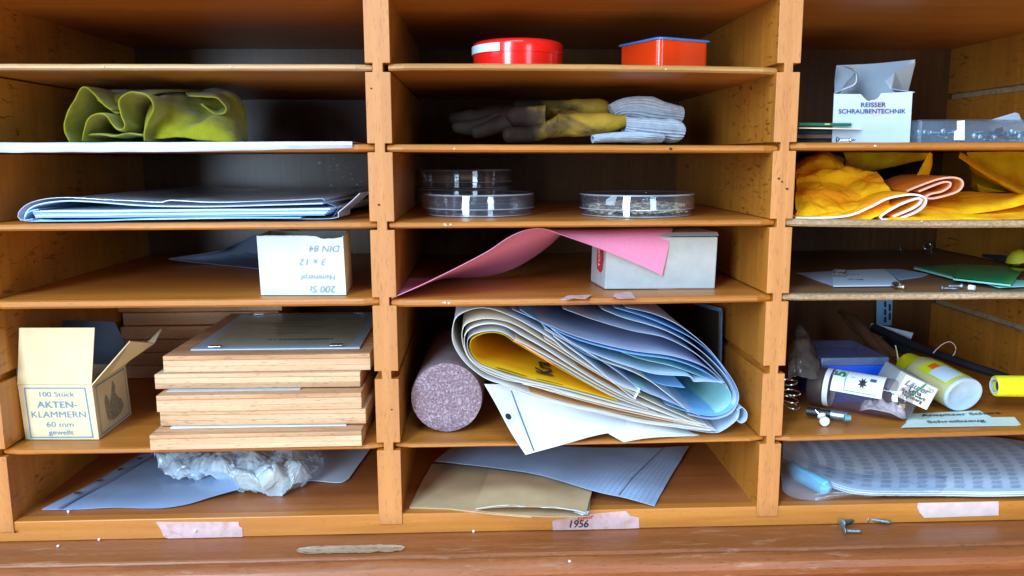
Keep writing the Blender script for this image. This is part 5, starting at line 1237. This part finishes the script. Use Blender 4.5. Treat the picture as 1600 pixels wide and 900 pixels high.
# paper labels
def labelstrip(pts, s, cx, cy, label, dz, dirp, extra=None):
    z_ = zR5(.31)+dz; p = [Z(x, y, z_) for x, y in pts]; t = thing('paper_label', sum(p, Vector())/len(p), label, 'label')
    n = len(p); T = Vector((0, 0, .0004))
    mk('paper', p+[q+T for q in p], [tuple(range(n)), tuple(range(n, 2*n))]+[(i, (i+1) % n, (i+1) % n+n, i+n) for i in range(n)], plain('mint_white_paper', (.62, .74, .70), .6, .04, 60, bmp=0), t)
    xd = Z(dirp[2], dirp[3], z_)-Z(dirp[0], dirp[1], z_); yd = Vector((0, 0, 1)).cross(xd)
    text('handwriting', s, .0068, INK_K, t, Z(cx, cy, z_+.0005)+Vector((0, 0, .0003)), xd, yd, .25, .015, 1.25)
labelstrip([(1422,647),(1415,660),(1586,650),(1588,648),(1572,640)], 'Anspitzer Schere', 1500, 648, 'mint-white handwritten label strip behind the one reading Schreibzeug', .0006, (1425, 650, 1580, 645))
labelstrip([(1408,668),(1425,654),(1585,652),(1595,664),(1590,665)], 'Schreibzeug', 1492, 659, 'mint-white handwritten label strip reading Schreibzeug at the shelf front', .0014, (1425, 660, 1585, 656))

# bottom right: printed sheets in a plastic sleeve, blue pen
zb = ZB+.0008
t = thing('printed_sheets', Z(1480, 750, zb), 'stack of printed sheets in a clear sleeve on the right cabinet floor', 'papers')
zs = zb+.009
rows = [[Z(1223,716,zs+.006),Z(1262,738,zs+.004),Z(1310,758,zs+.001),Z(1345,766,zs-.001),Z(1400,768,zs-.001),Z(1480,768,zs-.001),Z(1540,769,zs-.001),Z(1600,768,zs),Z(1680,764,zs)],
        [Z(1223,704,zs+.008),Z(1265,716,zs+.005),Z(1310,728,zs+.003),Z(1350,734,zs+.002),Z(1410,735,zs+.001),Z(1480,735,zs+.001),Z(1550,735,zs+.001),Z(1620,735,zs+.001),Z(1690,735,zs+.001)],
        [Z(1223,690,zs+.010),Z(1270,694,zs+.008),Z(1310,698,zs+.005),Z(1360,702,zs+.003),Z(1420,703,zs+.002),Z(1480,703,zs+.002),Z(1540,703,zs+.002),Z(1620,706,zs+.002),Z(1690,712,zs+.002)],
        [Z(1223,678,zs+.010),Z(1270,680,zs+.008),Z(1310,682,zs+.005),Z(1360,683,zs+.003),Z(1420,683,zs+.002),Z(1480,683,zs+.002),Z(1540,683,zs+.002),Z(1600,690,zs+.002),Z(1660,700,zs+.002)]]
for q, (dz_, mt) in enumerate(((0, PAPER_B), (-.0022, PAPER), (-.0044, PAPER_B))):
    rr = [[p+Vector((0, .0008*q, dz_)) for p in r] for r in rows]
    vs, fs = loft(rr, 60, 30, .0003, 20, q); vs = [Vector((v[0], v[1], max(v[2], zb))) for v in vs]
    sheet_ = mk('sheet', vs, fs, mt, t, True, solid=.0012)
rr = [cr(r, 60) for r in rows]
cols = [cr([r[j] for r in rr], 40) for j in range(60)]
def SP(a, b):
    i = min(int(a*59), 58); f_ = a*59-i; j = min(int(b*39), 38); g_ = b*39-j
    return cols[i][j].lerp(cols[i+1][j], f_).lerp(cols[i][j+1].lerp(cols[i+1][j+1], f_), g_)+Vector((0, 0, .0013))
ls = []; rnd = random.Random(3)
for r_ in range(13):
    b0 = .05+r_*.072
    for c_ in range(16):
        a0 = .12+c_*.060-b0*.10
        for l_ in range(4):
            b1 = b0+l_*.014; L_ = rnd.uniform(.026, .036)
            if 0 < a0 and a0+L_ < 1 and b1 < 1: ls.append([SP(a0, b1), SP(a0+L_, b1)])
mk('printed_text', *strips(ls, .0006, (0, 0, 1), .0001), plain('faint_blue_print', (.27, .34, .48), .7, .2, 300, bmp=0), t)
lo = [[Z(1219,740,zb+.014),Z(1226,768,zb+.006),Z(1262,782,zb+.001),Z(1320,778,zb+.001),Z(1380,776,zb+.001),Z(1440,776,zb+.001)], [Z(1219,725,zb+.016),Z(1250,740,zb+.014),Z(1290,756,zb+.012),Z(1340,767,zb+.010),Z(1400,770,zb+.008),Z(1470,770,zb+.008)], [Z(1221,700,zb+.022),Z(1260,716,zb+.018),Z(1300,730,zb+.014),Z(1350,740,zb+.012),Z(1420,742,zb+.012),Z(1480,742,zb+.012)]]
vs, fs = loft(lo, 60, 26, .0014, 60, 4); mk('sleeve', vs, fs, SLEEVE, t, True)
o = mk('blue_pen', *tube([Z(1236, 728, zb+.010), Z(1250, 742, zb+.009), Z(1272, 752, zb+.008), Z(1290, 762, zb+.007), Z(1297, 766, zb+.006)], [.006, .0075, .0080, .0075, .003], 24), plain('pale_blue_plastic', (.16, .52, .80), .3, .1, 60, bmp=0, coat=.3), None, True); tag(o, 'pale blue rounded plastic tube under the printed sheets at the left', 'tube')
o = flat('glass_slide', [(1478,776),(1480,770),(1520,769),(1519,773)], zb+.0004, .0016, TURQ, 'thin pale green glass slip beneath the printed sheets', 'glass')

# ================================================================== rail labels, ledge debris
yR = .0013
def rpatch(pts, mat, label, name='tape_label', root=None):
    p = [W(x, y, yR) for x, y in pts]; out = []
    for a, b in zip(p, p[1:]+p[:1]):
        for k in range(8): out.append(a.lerp(b, k/8)+Vector((random.uniform(-1, 1)*.0002 if k else 0, 0, random.uniform(-1, 1)*.0001 if k else 0)))
    for q in out: q.z = min(max(q.z, ZBOT+.0003), ZB+.0006)
    n = len(out); vs = out+[q+Vector((0, -.0004, 0)) for q in out]
    o = mk(name, vs, [tuple(range(n)), tuple(range(n, 2*n))]+[(i, (i+1) % n, (i+1) % n+n, i+n) for i in range(n)], mat, root)
    if root is None: tag(o, label, 'tape', TG)
    return o
rpatch([(243,815),(373,815),(374,822),(379,825),(379,841),(264,842),(256,838),(252,828)], TAPE, 'torn pinkish tape label on the front rail below the left column')
o = rpatch([(863,813),(918,803),(978,798),(985,806),(998,808),(999,825),(925,828),(864,829)], TAPE, 'pinkish tape label handwritten 1956 on the middle front rail')
text('handwriting', '1956', .0072, INK_K, o, W(903, 819, yR-.0006), (1, 0, 0), (0, 0, 1), .2, .015, .95)
text('handwriting', 'Elektr', .0040, REDINK, o, W(914, 808.5, yR-.0006), (1, 0, .12), (-.12, 0, 1), .2, .01, 1.1)
rpatch([(1434,783),(1560,779),(1560,805),(1444,809),(1436,800),(1433,792)], plain('pale_tape', (.66, .52, .50), .7, .08, 120, bmp=.3), 'clean pale tape label on the front rail below the right column')
def onledge(px, py, h=.002): p = Z(px, py, -.408+h); p.z = -.4080+h; return p
for px, py, d, l, k in ((1315, 818, (1, .5, 0), 'blued screw on the ledge, topmost left of the group of three', .015), (1355, 811, (1, -.35, -.03), 'blued screw with a brass shaft on the ledge, right of the group', .018), (1318, 829, (1, -.1, 0), 'screw with a pale tip on the ledge, lowest of the group', .014)):
    screw(onledge(px, py, .0036), d, l, k*1.2, .0020)
q = onledge(1340, 810, .0026); screw(q, (-.9, -.5, -.02), 'blued screw on the ledge nearest the rail, middle of the group', .013, .0026)
o = mk('metal_nut', *tube([onledge(1564, 806, .002), onledge(1574, 807, .002)], [.0034, .0034], 6), STEEL, None); tag(o, 'small blued nut at the right end of the ledge', 'nut')
cr_l = ['white crumb on the left cabinet floor in front of the punched pocket', 'white crumb on the ledge below the left column', 'pale crumb at the ledge corner below the left tape label', 'white crumb on the ledge front right of the worn slot', 'white crumb on the ledge next to the middle tape label', 'white round pin head stuck on the left tape label']
for (px, py), l in zip(((107, 801), (91, 855), (155, 845), (890, 879), (740, 832), (305, 831)), cr_l):
    p = Z(px, py, ZB) if py == 801 else onledge(px, py, 0)
    if py == 831: p = W(305, 831, yR-.001)
    bm = bmesh.new(); bmesh.ops.create_icosphere(bm, subdivisions=2, radius=.0012 if py != 831 else .0015)
    vs = [v.co*(1+.35*noise.noise(v.co*900+p*50))+p+Vector((0, 0, .0012)) for v in bm.verts]; fs = [tuple(v.index for v in f.verts) for f in bm.faces]; bm.free()
    o = mk('crumb', vs, fs, PAPER, None, True); tag(o, l, 'crumb', 'white crumbs')
